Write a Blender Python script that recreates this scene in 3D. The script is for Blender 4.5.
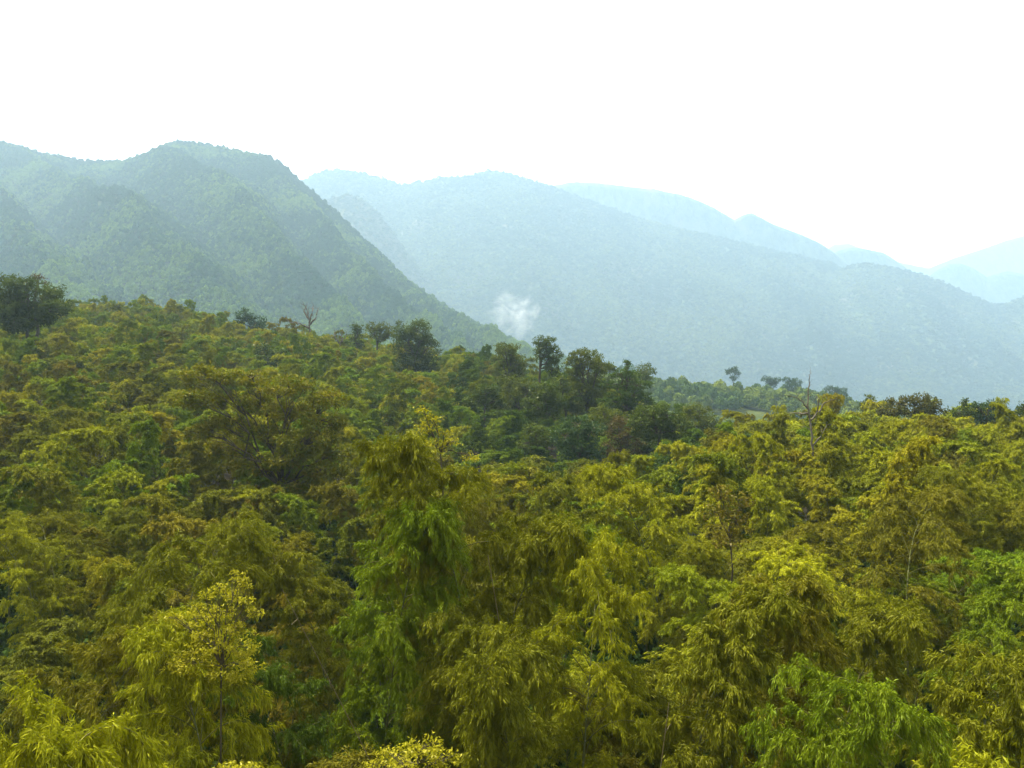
import bpy, math, random
import numpy as np
from mathutils import Vector

R = math.radians
C = bpy.context.scene
for o in list(bpy.data.objects):
    bpy.data.objects.remove(o)

# ------------------------------------------------------------------ camera, world, sun, exposure
F_PX = 852.0                     # focal length in pixels of a 1024 wide picture
HORIZON = 400.0                  # picture row of the horizon
cam_d = bpy.data.cameras.new('camera')
cam_d.sensor_width = 36.0
cam_d.lens = 36.0 * F_PX / 1024.0
cam_d.clip_start = 0.1
cam_d.clip_end = 30000
cam = bpy.data.objects.new('camera', cam_d)
C.collection.objects.link(cam)
cam.rotation_euler = (R(90) + math.atan((HORIZON - 384.0) / F_PX), 0, 0)
C.camera = cam

SUN_EL, SUN_AZ = 60.0, -62.0      # azimuth clockwise from the view direction (+Y)
w = bpy.data.worlds.new('World')
C.world = w
w.use_nodes = True
nt = w.node_tree
nt.nodes.clear()
sky = nt.nodes.new('ShaderNodeTexSky')
sky.sky_type = 'NISHITA'
sky.sun_disc = False
sky.sun_elevation = R(SUN_EL)
sky.sun_rotation = R(SUN_AZ)
sky.dust_density = 4.0
sky.air_density = 1.0
bg1 = nt.nodes.new('ShaderNodeBackground')
bg1.inputs['Strength'].default_value = 0.05
bg2 = nt.nodes.new('ShaderNodeBackground')          # the unbroken white overcast
bg2.inputs['Color'].default_value = (1.0, 0.97, 0.91, 1)
tcw = nt.nodes.new('ShaderNodeTexCoord')             # an overcast sky is about three times brighter overhead than at the horizon
sxw = nt.nodes.new('ShaderNodeSeparateXYZ')
nt.links.new(tcw.outputs['Generated'], sxw.inputs[0])
mrw = nt.nodes.new('ShaderNodeMapRange')
mrw.inputs[1].default_value = 0.0
mrw.inputs[2].default_value = 1.0
mrw.inputs[3].default_value = 0.55
mrw.inputs[4].default_value = 1.7
pww = nt.nodes.new('ShaderNodeMath'); pww.operation = 'POWER'; pww.inputs[1].default_value = 1.6; pww.use_clamp = True
nt.links.new(sxw.outputs['Z'], pww.inputs[0])
nt.links.new(pww.outputs[0], mrw.inputs[0])
mry = nt.nodes.new('ShaderNodeMapRange')             # overcast dimmed behind the camera, added to cut fill on camera-facing sides
mry.inputs[1].default_value = -0.7
mry.inputs[2].default_value = 0.45
mry.inputs[3].default_value = 0.32
mry.inputs[4].default_value = 1.0
nt.links.new(sxw.outputs['Y'], mry.inputs[0])
mlw = nt.nodes.new('ShaderNodeMath'); mlw.operation = 'MULTIPLY'
nt.links.new(mrw.outputs[0], mlw.inputs[0]); nt.links.new(mry.outputs[0], mlw.inputs[1])
nt.links.new(mlw.outputs[0], bg2.inputs['Strength'])
add = nt.nodes.new('ShaderNodeAddShader')
out = nt.nodes.new('ShaderNodeOutputWorld')
nt.links.new(sky.outputs[0], bg1.inputs['Color'])
nt.links.new(bg1.outputs[0], add.inputs[0])
nt.links.new(bg2.outputs[0], add.inputs[1])
nt.links.new(add.outputs[0], out.inputs['Surface'])

sun_d = bpy.data.lights.new('sun', 'SUN')
sun_d.energy = 5.0
sun_d.angle = R(7)
sun_d.color = (1.0, 0.93, 0.80)
sun = bpy.data.objects.new('sun', sun_d)
C.collection.objects.link(sun)
az, el = R(SUN_AZ), R(SUN_EL)
to_sun = Vector((math.sin(az) * math.cos(el), math.cos(az) * math.cos(el), math.sin(el)))
sun.rotation_euler = to_sun.to_track_quat('Z', 'Y').to_euler()

C.view_settings.view_transform = 'Standard'
C.view_settings.look = 'None'
C.view_settings.gamma = 1.0
C.view_settings.use_curve_mapping = False
C.view_settings.exposure = 1.75
C.render.engine = 'CYCLES'
cy = C.cycles
cy.use_denoising = True
cy.denoiser = 'OPENIMAGEDENOISE'
cy.max_bounces = 8
cy.diffuse_bounces = 2
cy.transmission_bounces = 5
cy.volume_bounces = 2
cy.transparent_max_bounces = 16
cy.use_adaptive_sampling = True
cy.adaptive_threshold = 0.006

HAZE_DENSITY = 2.5e-4
HAZE_COLOR = (0.425, 0.595, 0.725)

# ------------------------------------------------------------------ helpers
def ipl(xs, ys):
    xs = np.asarray(xs, float); ys = np.asarray(ys, float)
    return lambda x: np.interp(x, xs, ys)

def hash2(ix, iy, seed):
    h = (ix.astype(np.int64) * 374761393 + iy.astype(np.int64) * 668265263 + seed * 974634777) & 0x7fffffff
    h = ((h ^ (h >> 13)) * 1274126177) & 0x7fffffff
    h = h ^ (h >> 16)
    return (h & 0xffff) / 65535.0

def vnoise(x, y, seed=0):
    x = np.asarray(x, float); y = np.asarray(y, float)
    ix = np.floor(x); iy = np.floor(y)
    fx = x - ix; fy = y - iy
    fx = fx * fx * (3 - 2 * fx); fy = fy * fy * (3 - 2 * fy)
    a = hash2(ix, iy, seed); b = hash2(ix + 1, iy, seed)
    c = hash2(ix, iy + 1, seed); d = hash2(ix + 1, iy + 1, seed)
    return (a * (1 - fx) + b * fx) * (1 - fy) + (c * (1 - fx) + d * fx) * fy

def fbm(x, y, seed=0, octv=4):
    s = 0; a = 0.5; n = 0
    for k in range(octv):
        s = s + a * vnoise(x * 2 ** k, y * 2 ** k, seed + 17 * k); n += a; a *= 0.5
    return s / n

def mesh_np(name, V, quads=None, tris=None, mats=(), midx=None, attrs=None, smooth=False):
    me = bpy.data.meshes.new(name)
    V = np.asarray(V, np.float32)
    nq = 0 if quads is None else len(quads)
    nt_ = 0 if tris is None else len(tris)
    me.vertices.add(len(V))
    me.vertices.foreach_set('co', V.ravel())
    loops = []
    if nq: loops.append(np.asarray(quads, np.int32).ravel())
    if nt_: loops.append(np.asarray(tris, np.int32).ravel())
    loops = np.concatenate(loops)
    me.loops.add(len(loops))
    me.loops.foreach_set('vertex_index', loops)
    me.polygons.add(nq + nt_)
    st = np.concatenate([np.arange(nq) * 4, nq * 4 + np.arange(nt_) * 3]).astype(np.int32)
    me.polygons.foreach_set('loop_start', st)
    if midx is not None:
        me.polygons.foreach_set('material_index', np.asarray(midx, np.int32))
    if smooth is not False:
        sm = np.ones(nq + nt_, bool) if smooth is True else np.asarray(smooth, bool)
        me.polygons.foreach_set('use_smooth', sm)
    for k, v in (attrs or {}).items():
        a = me.attributes.new(k, 'FLOAT', 'POINT')
        a.data.foreach_set('value', np.asarray(v, np.float32))
    me.update(calc_edges=True)
    for m in mats:
        me.materials.append(m)
    return me

def obj(name, me, parent=None, loc=None):
    o = bpy.data.objects.new(name, me)
    C.collection.objects.link(o)
    if parent is not None: o.parent = parent
    if loc is not None: o.location = loc
    return o

def tag(o, label=None, cat=None, group=None, kind=None):
    if label: o['label'] = label
    if cat: o['category'] = cat
    if group: o['group'] = group
    if kind: o['kind'] = kind
    return o

def empty(name, loc, rz=0.0, scale=(1, 1, 1)):
    o = bpy.data.objects.new(name, None)
    C.collection.objects.link(o)
    o.empty_display_size = 0.3
    o.location = loc; o.rotation_euler = (0, 0, rz); o.scale = scale
    return o

def tubes(paths, radii, sides=5):
    """paths: list of (n,3) arrays, radii: list of (n,) arrays -> V, quads"""
    VV, QQ, base = [], [], 0
    ang = np.arange(sides) * 2 * np.pi / sides
    ca, sa = np.cos(ang), np.sin(ang)
    for P, r in zip(paths, radii):
        P = np.asarray(P, float); r = np.asarray(r, float); n = len(P)
        T = np.gradient(P, axis=0)
        T /= np.linalg.norm(T, axis=1, keepdims=True) + 1e-9
        ref = np.where(np.abs(T[:, 2:3]) > 0.9, np.array([[1.0, 0, 0]]), np.array([[0, 0, 1.0]]))
        A = np.cross(T, ref); A /= np.linalg.norm(A, axis=1, keepdims=True) + 1e-9
        B = np.cross(T, A)
        ring = P[:, None, :] + r[:, None, None] * (A[:, None, :] * ca[None, :, None] + B[:, None, :] * sa[None, :, None])
        VV.append(ring.reshape(-1, 3))
        i = np.arange(n - 1)[:, None] * sides; j = np.arange(sides)[None, :]; j2 = (j + 1) % sides
        q = np.stack([i + j, i + j2, i + sides + j2, i + sides + j], -1).reshape(-1, 4) + base
        QQ.append(q); base += n * sides
    return np.concatenate(VV), np.concatenate(QQ)

def norm(v):
    return v / (np.linalg.norm(v, axis=-1, keepdims=True) + 1e-9)

# ------------------------------------------------------------------ materials
def new_mat(name):
    m = bpy.data.materials.new(name)
    m.use_nodes = True
    n = m.node_tree
    n.nodes.clear()
    o = n.nodes.new('ShaderNodeOutputMaterial')
    return m, n, o

def mixrgb(n, blend='MIX'):
    x = n.nodes.new('ShaderNodeMix'); x.data_type = 'RGBA'; x.blend_type = blend
    return x   # inputs 0 factor, 6 A, 7 B ; output 2

def leaf_material(name, trans=0.18, rough=0.45):
    m, n, o = new_mat(name)
    t1 = n.nodes.new('ShaderNodeAttribute'); t1.attribute_type = 'INSTANCER'; t1.attribute_name = 'tint'
    t2 = n.nodes.new('ShaderNodeAttribute'); t2.attribute_type = 'INSTANCER'; t2.attribute_name = 'tint2'
    va = n.nodes.new('ShaderNodeAttribute'); va.attribute_type = 'GEOMETRY'; va.attribute_name = 'leafvar'
    mx = mixrgb(n)
    n.links.new(va.outputs['Fac'], mx.inputs[0])
    n.links.new(t1.outputs['Color'], mx.inputs[6]); n.links.new(t2.outputs['Color'], mx.inputs[7])
    d = n.nodes.new('ShaderNodeBsdfDiffuse')
    tr = n.nodes.new('ShaderNodeBsdfTranslucent')
    br = mixrgb(n, 'MULTIPLY'); br.inputs[0].default_value = 1.0
    br.inputs[7].default_value = (1.05, 1.1, 0.5, 1)       # light that passes a leaf comes out yellower
    n.links.new(mx.outputs[2], d.inputs['Color'])
    n.links.new(mx.outputs[2], br.inputs[6]); n.links.new(br.outputs[2], tr.inputs['Color'])
    ms = n.nodes.new('ShaderNodeMixShader'); ms.inputs[0].default_value = trans
    n.links.new(d.outputs[0], ms.inputs[1]); n.links.new(tr.outputs[0], ms.inputs[2])
    g = n.nodes.new('ShaderNodeBsdfGlossy'); g.inputs['Roughness'].default_value = rough
    g.inputs['Color'].default_value = (0.9, 0.9, 0.7, 1)
    ms2 = n.nodes.new('ShaderNodeMixShader'); ms2.inputs[0].default_value = 0.005
    n.links.new(ms.outputs[0], ms2.inputs[1]); n.links.new(g.outputs[0], ms2.inputs[2])
    n.links.new(ms2.outputs[0], o.inputs['Surface'])
    return m

def noise_material(name, c1, c2, scale, rough=0.9, bump=0.0, detail=6, c3=None, scale3=None, stretch=None):
    m, n, o = new_mat(name)
    tc = n.nodes.new('ShaderNodeTexCoord')
    src = tc.outputs['Object']
    if stretch:
        mp = n.nodes.new('ShaderNodeMapping'); mp.inputs['Scale'].default_value = stretch
        n.links.new(src, mp.inputs['Vector']); src = mp.outputs['Vector']
    nz = n.nodes.new('ShaderNodeTexNoise'); nz.inputs['Scale'].default_value = scale
    nz.inputs['Detail'].default_value = detail; nz.inputs['Roughness'].default_value = 0.65
    n.links.new(src, nz.inputs['Vector'])
    rp = n.nodes.new('ShaderNodeValToRGB')
    rp.color_ramp.elements[0].position = 0.36; rp.color_ramp.elements[0].color = (*c1, 1)
    rp.color_ramp.elements[1].position = 0.64; rp.color_ramp.elements[1].color = (*c2, 1)
    n.links.new(nz.outputs['Fac'], rp.inputs['Fac'])
    col = rp.outputs['Color']
    if c3:
        n3 = n.nodes.new('ShaderNodeTexNoise'); n3.inputs['Scale'].default_value = scale3
        n3.inputs['Detail'].default_value = 4
        n.links.new(src, n3.inputs['Vector'])
        r3 = n.nodes.new('ShaderNodeValToRGB')
        r3.color_ramp.elements[0].position = 0.55; r3.color_ramp.elements[1].position = 0.68
        n.links.new(n3.outputs['Fac'], r3.inputs['Fac'])
        mx = mixrgb(n); n.links.new(r3.outputs['Color'], mx.inputs[0])
        n.links.new(col, mx.inputs[6]); mx.inputs[7].default_value = (*c3, 1)
        col = mx.outputs[2]
    b = n.nodes.new('ShaderNodeBsdfPrincipled')
    b.inputs['Roughness'].default_value = rough
    b.inputs['Specular IOR Level'].default_value = 0.03
    n.links.new(col, b.inputs['Base Color'])
    if bump:
        bp = n.nodes.new('ShaderNodeBump'); bp.inputs['Strength'].default_value = bump
        bp.inputs['Distance'].default_value = 1.0 / scale
        n.links.new(nz.outputs['Fac'], bp.inputs['Height']); n.links.new(bp.outputs[0], b.inputs['Normal'])
    n.links.new(b.outputs[0], o.inputs['Surface'])
    return m

def culm_material(name, c1, c2, ring):
    """bamboo stem: blotched green to tan with a pale ring at every node"""
    m, n, o = new_mat(name)
    tc = n.nodes.new('ShaderNodeTexCoord')
    nz = n.nodes.new('ShaderNodeTexNoise'); nz.inputs['Scale'].default_value = 3.0; nz.inputs['Detail'].default_value = 5
    n.links.new(tc.outputs['Object'], nz.inputs['Vector'])
    mx = mixrgb(n); n.links.new(nz.outputs['Fac'], mx.inputs[0])
    mx.inputs[6].default_value = (*c1, 1); mx.inputs[7].default_value = (*c2, 1)
    sx = n.nodes.new('ShaderNodeSeparateXYZ'); n.links.new(tc.outputs['Object'], sx.inputs[0])
    md = n.nodes.new('ShaderNodeMath'); md.operation = 'MODULO'; md.inputs[1].default_value = 0.32
    n.links.new(sx.outputs['Z'], md.inputs[0])
    lt = n.nodes.new('ShaderNodeMath'); lt.operation = 'LESS_THAN'; lt.inputs[1].default_value = 0.022
    n.links.new(md.outputs[0], lt.inputs[0])
    m2 = mixrgb(n); n.links.new(lt.outputs[0], m2.inputs[0]); n.links.new(mx.outputs[2], m2.inputs[6])
    m2.inputs[7].default_value = (*ring, 1)
    b = n.nodes.new('ShaderNodeBsdfPrincipled'); b.inputs['Roughness'].default_value = 0.85; b.inputs['Specular IOR Level'].default_value = 0.1
    n.links.new(m2.outputs[2], b.inputs['Base Color']); n.links.new(b.outputs[0], o.inputs['Surface'])
    return m

M_LEAF = leaf_material('bamboo_leaf')
M_BROAD = leaf_material('tree_leaf', trans=0.3, rough=0.35)
M_FAR = leaf_material('far_leaf', trans=0.15, rough=0.8)
M_CULM = culm_material('bamboo_stem', (0.05, 0.07, 0.015), (0.10, 0.095, 0.03), (0.14, 0.13, 0.07))
M_CULM_DRY = culm_material('dry_bamboo_stem', (0.085, 0.066, 0.026), (0.12, 0.095, 0.04), (0.05, 0.04, 0.02))
M_TWIG = noise_material('twig', (0.06, 0.065, 0.015), (0.09, 0.08, 0.025), 4)
M_BARK = noise_material('bark', (0.036, 0.031, 0.016), (0.080, 0.068, 0.036), 6, bump=0.5, stretch=(1, 1, 0.25))
M_DEAD = noise_material('dead_bark', (0.062, 0.054, 0.036), (0.135, 0.118, 0.078), 5, bump=0.4, stretch=(1, 1, 0.3))
M_SOIL = noise_material('forest_floor', (0.010, 0.008, 0.004), (0.026, 0.022, 0.010), 0.9, c3=(0.016, 0.024, 0.006), scale3=0.25)
M_MTN = noise_material('mountain_scrub', (0.022, 0.040, 0.012), (0.055, 0.078, 0.018), 0.035, bump=0.6)
M_MTN_FAR = noise_material('distant_woods', (0.018, 0.034, 0.014), (0.065, 0.085, 0.026), 0.045, bump=0.8, detail=9, c3=(0.085, 0.085, 0.045), scale3=0.008, stretch=(1, 1, 0.5))
M_ROCK = noise_material('grassy_cliff', (0.028, 0.045, 0.014), (0.080, 0.076, 0.034), 0.03, bump=0.7, detail=9)

# ------------------------------------------------------------------ the shape of the land
# profiles of the canopy: for several viewing directions (picture column) height of the tree tops by distance
PROF = {
    -220: [(8, -6), (20, -5), (45, -1), (65, 4), (95, 11), (130, 17), (170, 20), (220, 18), (320, 0), (480, -60)],
    0:   [(8, -6.2), (13, -5.7), (20, -5.3), (30, -4.6), (45, -3.1), (65, 0.2), (95, 6.5), (130, 13.2), (165, 18.4), (190, 19), (230, 15), (320, 0), (480, -60)],
    150: [(8, -6.2), (13, -5.7), (20, -5.4), (30, -4.8), (45, -3.6), (65, -0.8), (95, 4.8), (130, 11.3), (165, 17.6), (190, 20), (220, 18), (320, 0), (480, -60)],
    300: [(8, -6.2), (13, -5.7), (20, -5.4), (30, -4.9), (45, -4.0), (65, -2.0), (95, 2.4), (130, 7.6), (165, 12.4), (185, 12.8), (220, 9), (320, -12), (480, -70)],
    450: [(8, -6.2), (13, -5.9), (20, -5.6), (30, -5.0), (45, -4.6), (65, -5.2), (80, -4.2), (95, -1.4), (130, 4.4), (160, 8.4), (180, 8.4), (220, 4), (320, -25), (480, -85)],
    600: [(8, -6.2), (13, -5.9), (20, -5.3), (30, -4.6), (45, -4.0), (60, -6.6), (80, -5.8), (100, -2.6), (130, 1.4), (155, 3.0), (180, 1), (240, -18), (320, -42), (480, -95)],
    750: [(8, -6.2), (13, -5.7), (20, -5.0), (30, -4.2), (45, -3.1), (65, -2.6), (90, -2.7), (110, -4), (150, -13), (200, -28), (320, -55), (480, -100)],
    900: [(8, -6.2), (13, -5.6), (20, -5.0), (30, -4.1), (45, -3.0), (65, -2.2), (90, -1.9), (110, -2.2), (150, -12), (240, -35), (320, -55), (480, -100)],
    1024: [(8, -6.2), (13, -5.5), (20, -4.8), (30, -4.0), (45, -2.9), (65, -2.1), (90, -1.8), (110, -2.2), (150, -12), (240, -35), (320, -55), (480, -100)],
    1250: [(8, -6.2), (13, -5.5), (20, -4.8), (30, -4.0), (45, -2.9), (65, -1.9), (90, -1.2), (110, -1.5), (150, -11), (240, -33), (320, -55), (480, -100)],
}
PC = np.array(sorted(PROF), float)
LY = np.log(np.concatenate([np.arange(4, 60, 1.0), np.arange(60, 500, 4.0)]))
def _sm(v, k):
    p = np.pad(v, k, mode='edge'); ker = np.hanning(2 * k + 1); ker /= ker.sum()
    return np.convolve(p, ker, 'valid')
PT = np.stack([_sm(np.interp(LY, np.log([a for a, b in PROF[c]]), [b for a, b in PROF[c]]), 3) for c in sorted(PROF)])
TREE_H = 9.3

def canopy(x, y):
    x = np.asarray(x, float); y = np.maximum(np.asarray(y, float), 4.0)
    u = np.clip(512 + F_PX * x / y, PC[0], PC[-1] - 1e-6)
    k = np.clip(np.searchsorted(PC, u, side='right') - 1, 0, len(PC) - 2)
    f = (u - PC[k]) / (PC[k + 1] - PC[k]); f = f * f * (3 - 2 * f)
    ly = np.log(np.clip(y, 4.0, 495.0))
    j = np.clip(np.searchsorted(LY, ly, side='right') - 1, 0, len(LY) - 2)
    g = np.clip((ly - LY[j]) / (LY[j + 1] - LY[j]), 0, 1)
    a = PT[k, j] * (1 - g) + PT[k, j + 1] * g
    b = PT[k + 1, j] * (1 - g) + PT[k + 1, j + 1] * g
    z = a * (1 - f) + b * f
    z = z + (fbm(x / 9.0, y / 9.0, 5, 2) - 0.5) * 1.6 * np.clip((y - 25) / 60, 0, 1)
    return z

def ground_z(x, y):
    x = np.asarray(x, float); y = np.asarray(y, float)
    z = canopy(x, y) - TREE_H
    far = np.clip((y - 430) / 400, 0, 1)
    return z * (1 - far) + (-130.0) * far

def px(u, v, d):
    """the point seen at picture position (u, v) at distance d along the view"""
    return np.array([(u - 512) / F_PX * d, d, (HORIZON - v) / F_PX * d])

def grid_mesh(name, X, Y, Z, mats, **kw):
    n, m = X.shape
    V = np.stack([X, Y, Z], -1).reshape(-1, 3)
    i = np.arange(n - 1)[:, None] * m; j = np.arange(m - 1)[None, :]
    q = np.stack([i + j, i + j + 1, i + m + j + 1, i + m + j], -1).reshape(-1, 4)
    return mesh_np(name, V, quads=q, mats=mats, smooth=True, **kw)

ys = np.concatenate([[-60, -20, 0], np.geomspace(3, 480, 170), np.geomspace(520, 5100, 30)])
ss = np.linspace(-1, 1, 201)
Yg = np.repeat(ys[:, None], len(ss), 1)
Xg = ss[None, :] * (50 + 1.5 * np.maximum(Yg, 0))
tag(obj('ground', grid_mesh('ground', Xg, Yg, ground_z(Xg, Yg), [M_SOIL])), kind='structure')

# ------------------------------------------------------------------ mountains
def mountain(name, sky_pts, depth, foot_depth, foot_z, mat, seed, slant=0.0, spur=90.0, amp=30.0, nu=260, nt_=120, power=1.15, fine=6.0, u0=None, u1=None, ridge_noise=2.0):
    """a ridge whose crest passes through sky_pts (column, row) and whose near slope runs down to foot_depth; spurs lie along the slope"""
    us = [p[0] for p in sky_pts]; vs = [p[1] for p in sky_pts]
    u = np.linspace(u0 if u0 is not None else us[0], u1 if u1 is not None else us[-1], nu)
    D = depth(u) if callable(depth) else np.full_like(u, depth)
    fd = foot_depth(u) if callable(foot_depth) else np.full_like(u, foot_depth)
    zr = (HORIZON - np.interp(u, us, vs)) / F_PX * D
    t = np.concatenate([np.linspace(0, 1, nt_), np.linspace(1.05, 1.8, 14)])      # past 1: the far side, falling away again
    T = t[:, None]; U = u[None, :]
    Y = fd + (D - fd) * T
    X = (U - 512) / F_PX * D * (0.35 + 0.65 * np.minimum(T, 1)) + (U - 512) / F_PX * fd * 0.65 * (1 - np.minimum(T, 1))
    up = np.where(T <= 1, np.clip(T, 0, 1) ** power, np.clip(1 - (T - 1) * 1.1, 0, 1))
    Z = foot_z + (zr[None, :] - foot_z) * up
    Tc = np.minimum(T, 1)
    ph = (U - (1 - Tc) * slant) / spur + 0.55 * (fbm(U / spur * 0.8, Tc * 2.5, seed, 3) - 0.5)
    r1 = 1 - np.abs(((ph + 0.5) % 1.0) * 2 - 1)            # sharp crests
    ph2 = (U + (1 - Tc) * slant * 0.4) / (spur * 0.37) + 1.3 * (fbm(U / spur * 2, Tc * 5, seed + 3, 3) - 0.5)
    r2 = 1 - np.abs(((ph2) % 1.0) * 2 - 1)
    env = (0.3 + 0.7 * Tc) * np.clip(Tc * 5, 0, 1) * np.clip((1 - Tc) * 2.8, 0, 1)
    Z = Z + env * amp * (r1 - 0.5) + env * amp * 0.18 * (r2 - 0.5)
    Z = Z + fine * (fbm(X / (fine * 7), Y / (fine * 7), seed + 9, 4) - 0.5) * 2 * np.clip((1 - Tc) * 6, 0.0, 1)
    Z = Z + np.minimum(1, Tc * 1.5) * ridge_noise * (fbm(U / 3.0, Tc * 0, seed + 21, 3) - 0.5) * 2
    o = obj(name, grid_mesh(name, X, Y, Z, [mat]))
    tag(o, kind='structure')
    return X[:nt_], Y[:nt_], Z[:nt_]

near_sky = [(-420, 110), (-200, 128), (0, 143), (20, 147), (40, 153), (75, 159), (95, 162), (125, 161), (145, 154), (158, 146), (175, 141),
            (200, 143), (225, 149), (250, 154), (268, 158), (285, 168), (300, 183), (330, 209), (370, 247), (410, 285), (450, 312), (500, 339), (560, 368), (640, 395)]
mA = mountain('mountain', near_sky, ipl([-400, 250, 500, 640], [1450, 1400, 1000, 900]), ipl([-400, 250, 640], [480, 480, 520]), -25, M_MTN, 3, slant=400, spur=120, amp=66, nu=420, nt_=200, power=1.0, fine=4)
spur_sky = [(260, 255), (300, 222), (325, 199), (345, 193), (358, 196), (372, 206), (390, 228), (410, 256), (432, 282), (458, 308), (490, 332), (550, 364), (610, 392)]
mR = mountain('mountain', spur_sky, 2150, 1500, -30, M_ROCK, 11, slant=60, spur=45, amp=30, nu=160, nt_=90)
mid_sky = [(200, 200), (270, 190), (300, 180), (318, 171), (335, 168), (355, 170), (380, 176), (400, 184), (425, 180), (445, 176), (470, 175), (490, 169), (505, 171),
           (520, 176), (545, 183), (575, 194), (600, 204), (640, 217), (680, 228), (720, 237), (770, 249), (830, 262), (860, 272), (920, 300), (1000, 340), (1060, 370)]
mC = mountain('mountain', mid_sky, 2700, 1700, -120, M_MTN_FAR, 23, slant=30, spur=85, amp=46, nu=460, nt_=180, power=0.9, fine=12, ridge_noise=6)
right_sky = [(770, 310), (815, 288), (838, 272), (850, 265), (864, 262), (890, 266), (920, 273), (945, 282), (970, 294), (990, 303), (1005, 304), (1024, 297), (1060, 280), (1150, 262), (1300, 250)]
mD = mountain('mountain', right_sky, 2600, 1800, -120, M_MTN_FAR, 31, slant=20, spur=60, amp=36, nu=300, nt_=140, power=0.9, fine=10)
back_sky = [(480, 240), (530, 200), (556, 184), (575, 181), (600, 182), (640, 187), (655, 188), (690, 196), (715, 207), (735, 219), (743, 215), (752, 212), (762, 217), (775, 224),
            (800, 233), (820, 242), (835, 252), (860, 275), (900, 310)]
mountain('mountain', back_sky, 3050, 2750, -120, M_MTN_FAR, 41, slant=20, spur=40, amp=60, nu=260, nt_=60, fine=12)
hump_sky = [(790, 290), (822, 262), (838, 251), (853, 247), (870, 249), (886, 253), (900, 262), (915, 274), (940, 300), (980, 330)]
mountain('mountain', hump_sky, 3300, 3000, -120, M_MTN_FAR, 43, spur=30, amp=40, nu=160, nt_=50, fine=12)
cone_sky = [(890, 305), (920, 285), (938, 270), (950, 264), (962, 263), (975, 268), (988, 277), (1000, 273), (1010, 271), (1024, 274), (1060, 300), (1130, 330)]
mountain('mountain', cone_sky, 3600, 3200, -120, M_MTN_FAR, 47, spur=30, amp=40, nu=160, nt_=50, fine=12)
last_sky = [(740, 300), (800, 268), (835, 244), (850, 243), (900, 262), (930, 268), (955, 258), (980, 250), (1005, 241), (1030, 234), (1080, 224), (1200, 222)]
mountain('mountain', last_sky, 4750, 4300, -120, M_MTN_FAR, 53, spur=30, amp=40, nu=160, nt_=50, fine=12)

# ------------------------------------------------------------------ haze (even air from the camera to beyond the last ridge)
def box_mesh(name, x0, x1, y0, y1, z0, z1, mats):
    V = [(x0, y0, z0), (x1, y0, z0), (x1, y1, z0), (x0, y1, z0), (x0, y0, z1), (x1, y0, z1), (x1, y1, z1), (x0, y1, z1)]
    return mesh_np(name, V, quads=[(0, 3, 2, 1), (4, 5, 6, 7), (0, 1, 5, 4), (1, 2, 6, 5), (2, 3, 7, 6), (3, 0, 4, 7)], mats=mats)

m, n, o_ = new_mat('haze_air')
pv = n.nodes.new('ShaderNodeVolumePrincipled')
pv.inputs['Color'].default_value = (*HAZE_COLOR, 1)
pv.inputs['Density'].default_value = HAZE_DENSITY
pv.inputs['Anisotropy'].default_value = 0.3
n.links.new(pv.outputs[0], o_.inputs['Volume'])
tag(obj('haze', box_mesh('haze', -15000, 15000, -200, 5200, -180, 1080, [m])), kind='stuff')

# smoke rising from the valley behind the near mountain's foot
m, n, o_ = new_mat('smoke_plume')
tc = n.nodes.new('ShaderNodeTexCoord')
nz = n.nodes.new('ShaderNodeTexNoise'); nz.inputs['Scale'].default_value = 0.035; nz.inputs['Detail'].default_value = 5
nz.inputs['Distortion'].default_value = 2.0
n.links.new(tc.outputs['Object'], nz.inputs['Vector'])
ln = n.nodes.new('ShaderNodeVectorMath'); ln.operation = 'LENGTH'
mp = n.nodes.new('ShaderNodeMapping'); mp.inputs['Scale'].default_value = (1 / 50, 1 / 32, 1 / 64)
n.links.new(tc.outputs['Object'], mp.inputs['Vector']); n.links.new(mp.outputs[0], ln.inputs[0])
mr = n.nodes.new('ShaderNodeMapRange'); mr.inputs[1].default_value = 0.15; mr.inputs[2].default_value = 1.0
mr.inputs[3].default_value = 0.10; mr.inputs[4].default_value = -0.35
n.links.new(ln.outputs['Value'], mr.inputs[0])
ad = n.nodes.new('ShaderNodeMath'); ad.operation = 'ADD'
n.links.new(nz.outputs['Fac'], ad.inputs[0]); n.links.new(mr.outputs[0], ad.inputs[1])
r2 = n.nodes.new('ShaderNodeMapRange'); r2.inputs[1].default_value = 0.44; r2.inputs[2].default_value = 0.8
r2.inputs[3].default_value = 0.0; r2.inputs[4].default_value = 0.02
n.links.new(ad.outputs[0], r2.inputs[0])
pv = n.nodes.new('ShaderNodeVolumePrincipled'); pv.inputs['Color'].default_value = (1.0, 0.97, 0.96, 1)
n.links.new(r2.outputs[0], pv.inputs['Density'])
n.links.new(pv.outputs[0], o_.inputs['Volume'])
so = obj('smoke', box_mesh('smoke', -50, 50, -32, 32, -64, 64, [m]), loc=tuple(px(514, 311, 1250)))
so.rotation_euler = (0, R(-24), 0); so.scale = (1.35, 1.2, 1.25)
tag(so, 'pale wisp of smoke rising from the valley at the foot of the near mountain', 'smoke', kind='stuff')

# ------------------------------------------------------------------ bamboo
def leaf_quads(P, D, L, W, rng):
    """lance-shaped leaves from P along D"""
    n = len(P)
    side = np.cross(D, rng.normal(size=(n, 3)))
    side = norm(side)
    L = L[:, None]; W = W[:, None]
    tip = D * L; tip[:, 2] -= 0.12 * L[:, 0]
    mid = D * L * 0.42
    V = np.stack([P, P + mid + side * W, P + tip, P + mid - side * W], 1).reshape(-1, 3)
    q = np.arange(n * 4).reshape(-1, 4)
    return V, q

def LVtop(LV):
    return float(np.percentile(LV[:, 2], 99.6))

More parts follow.
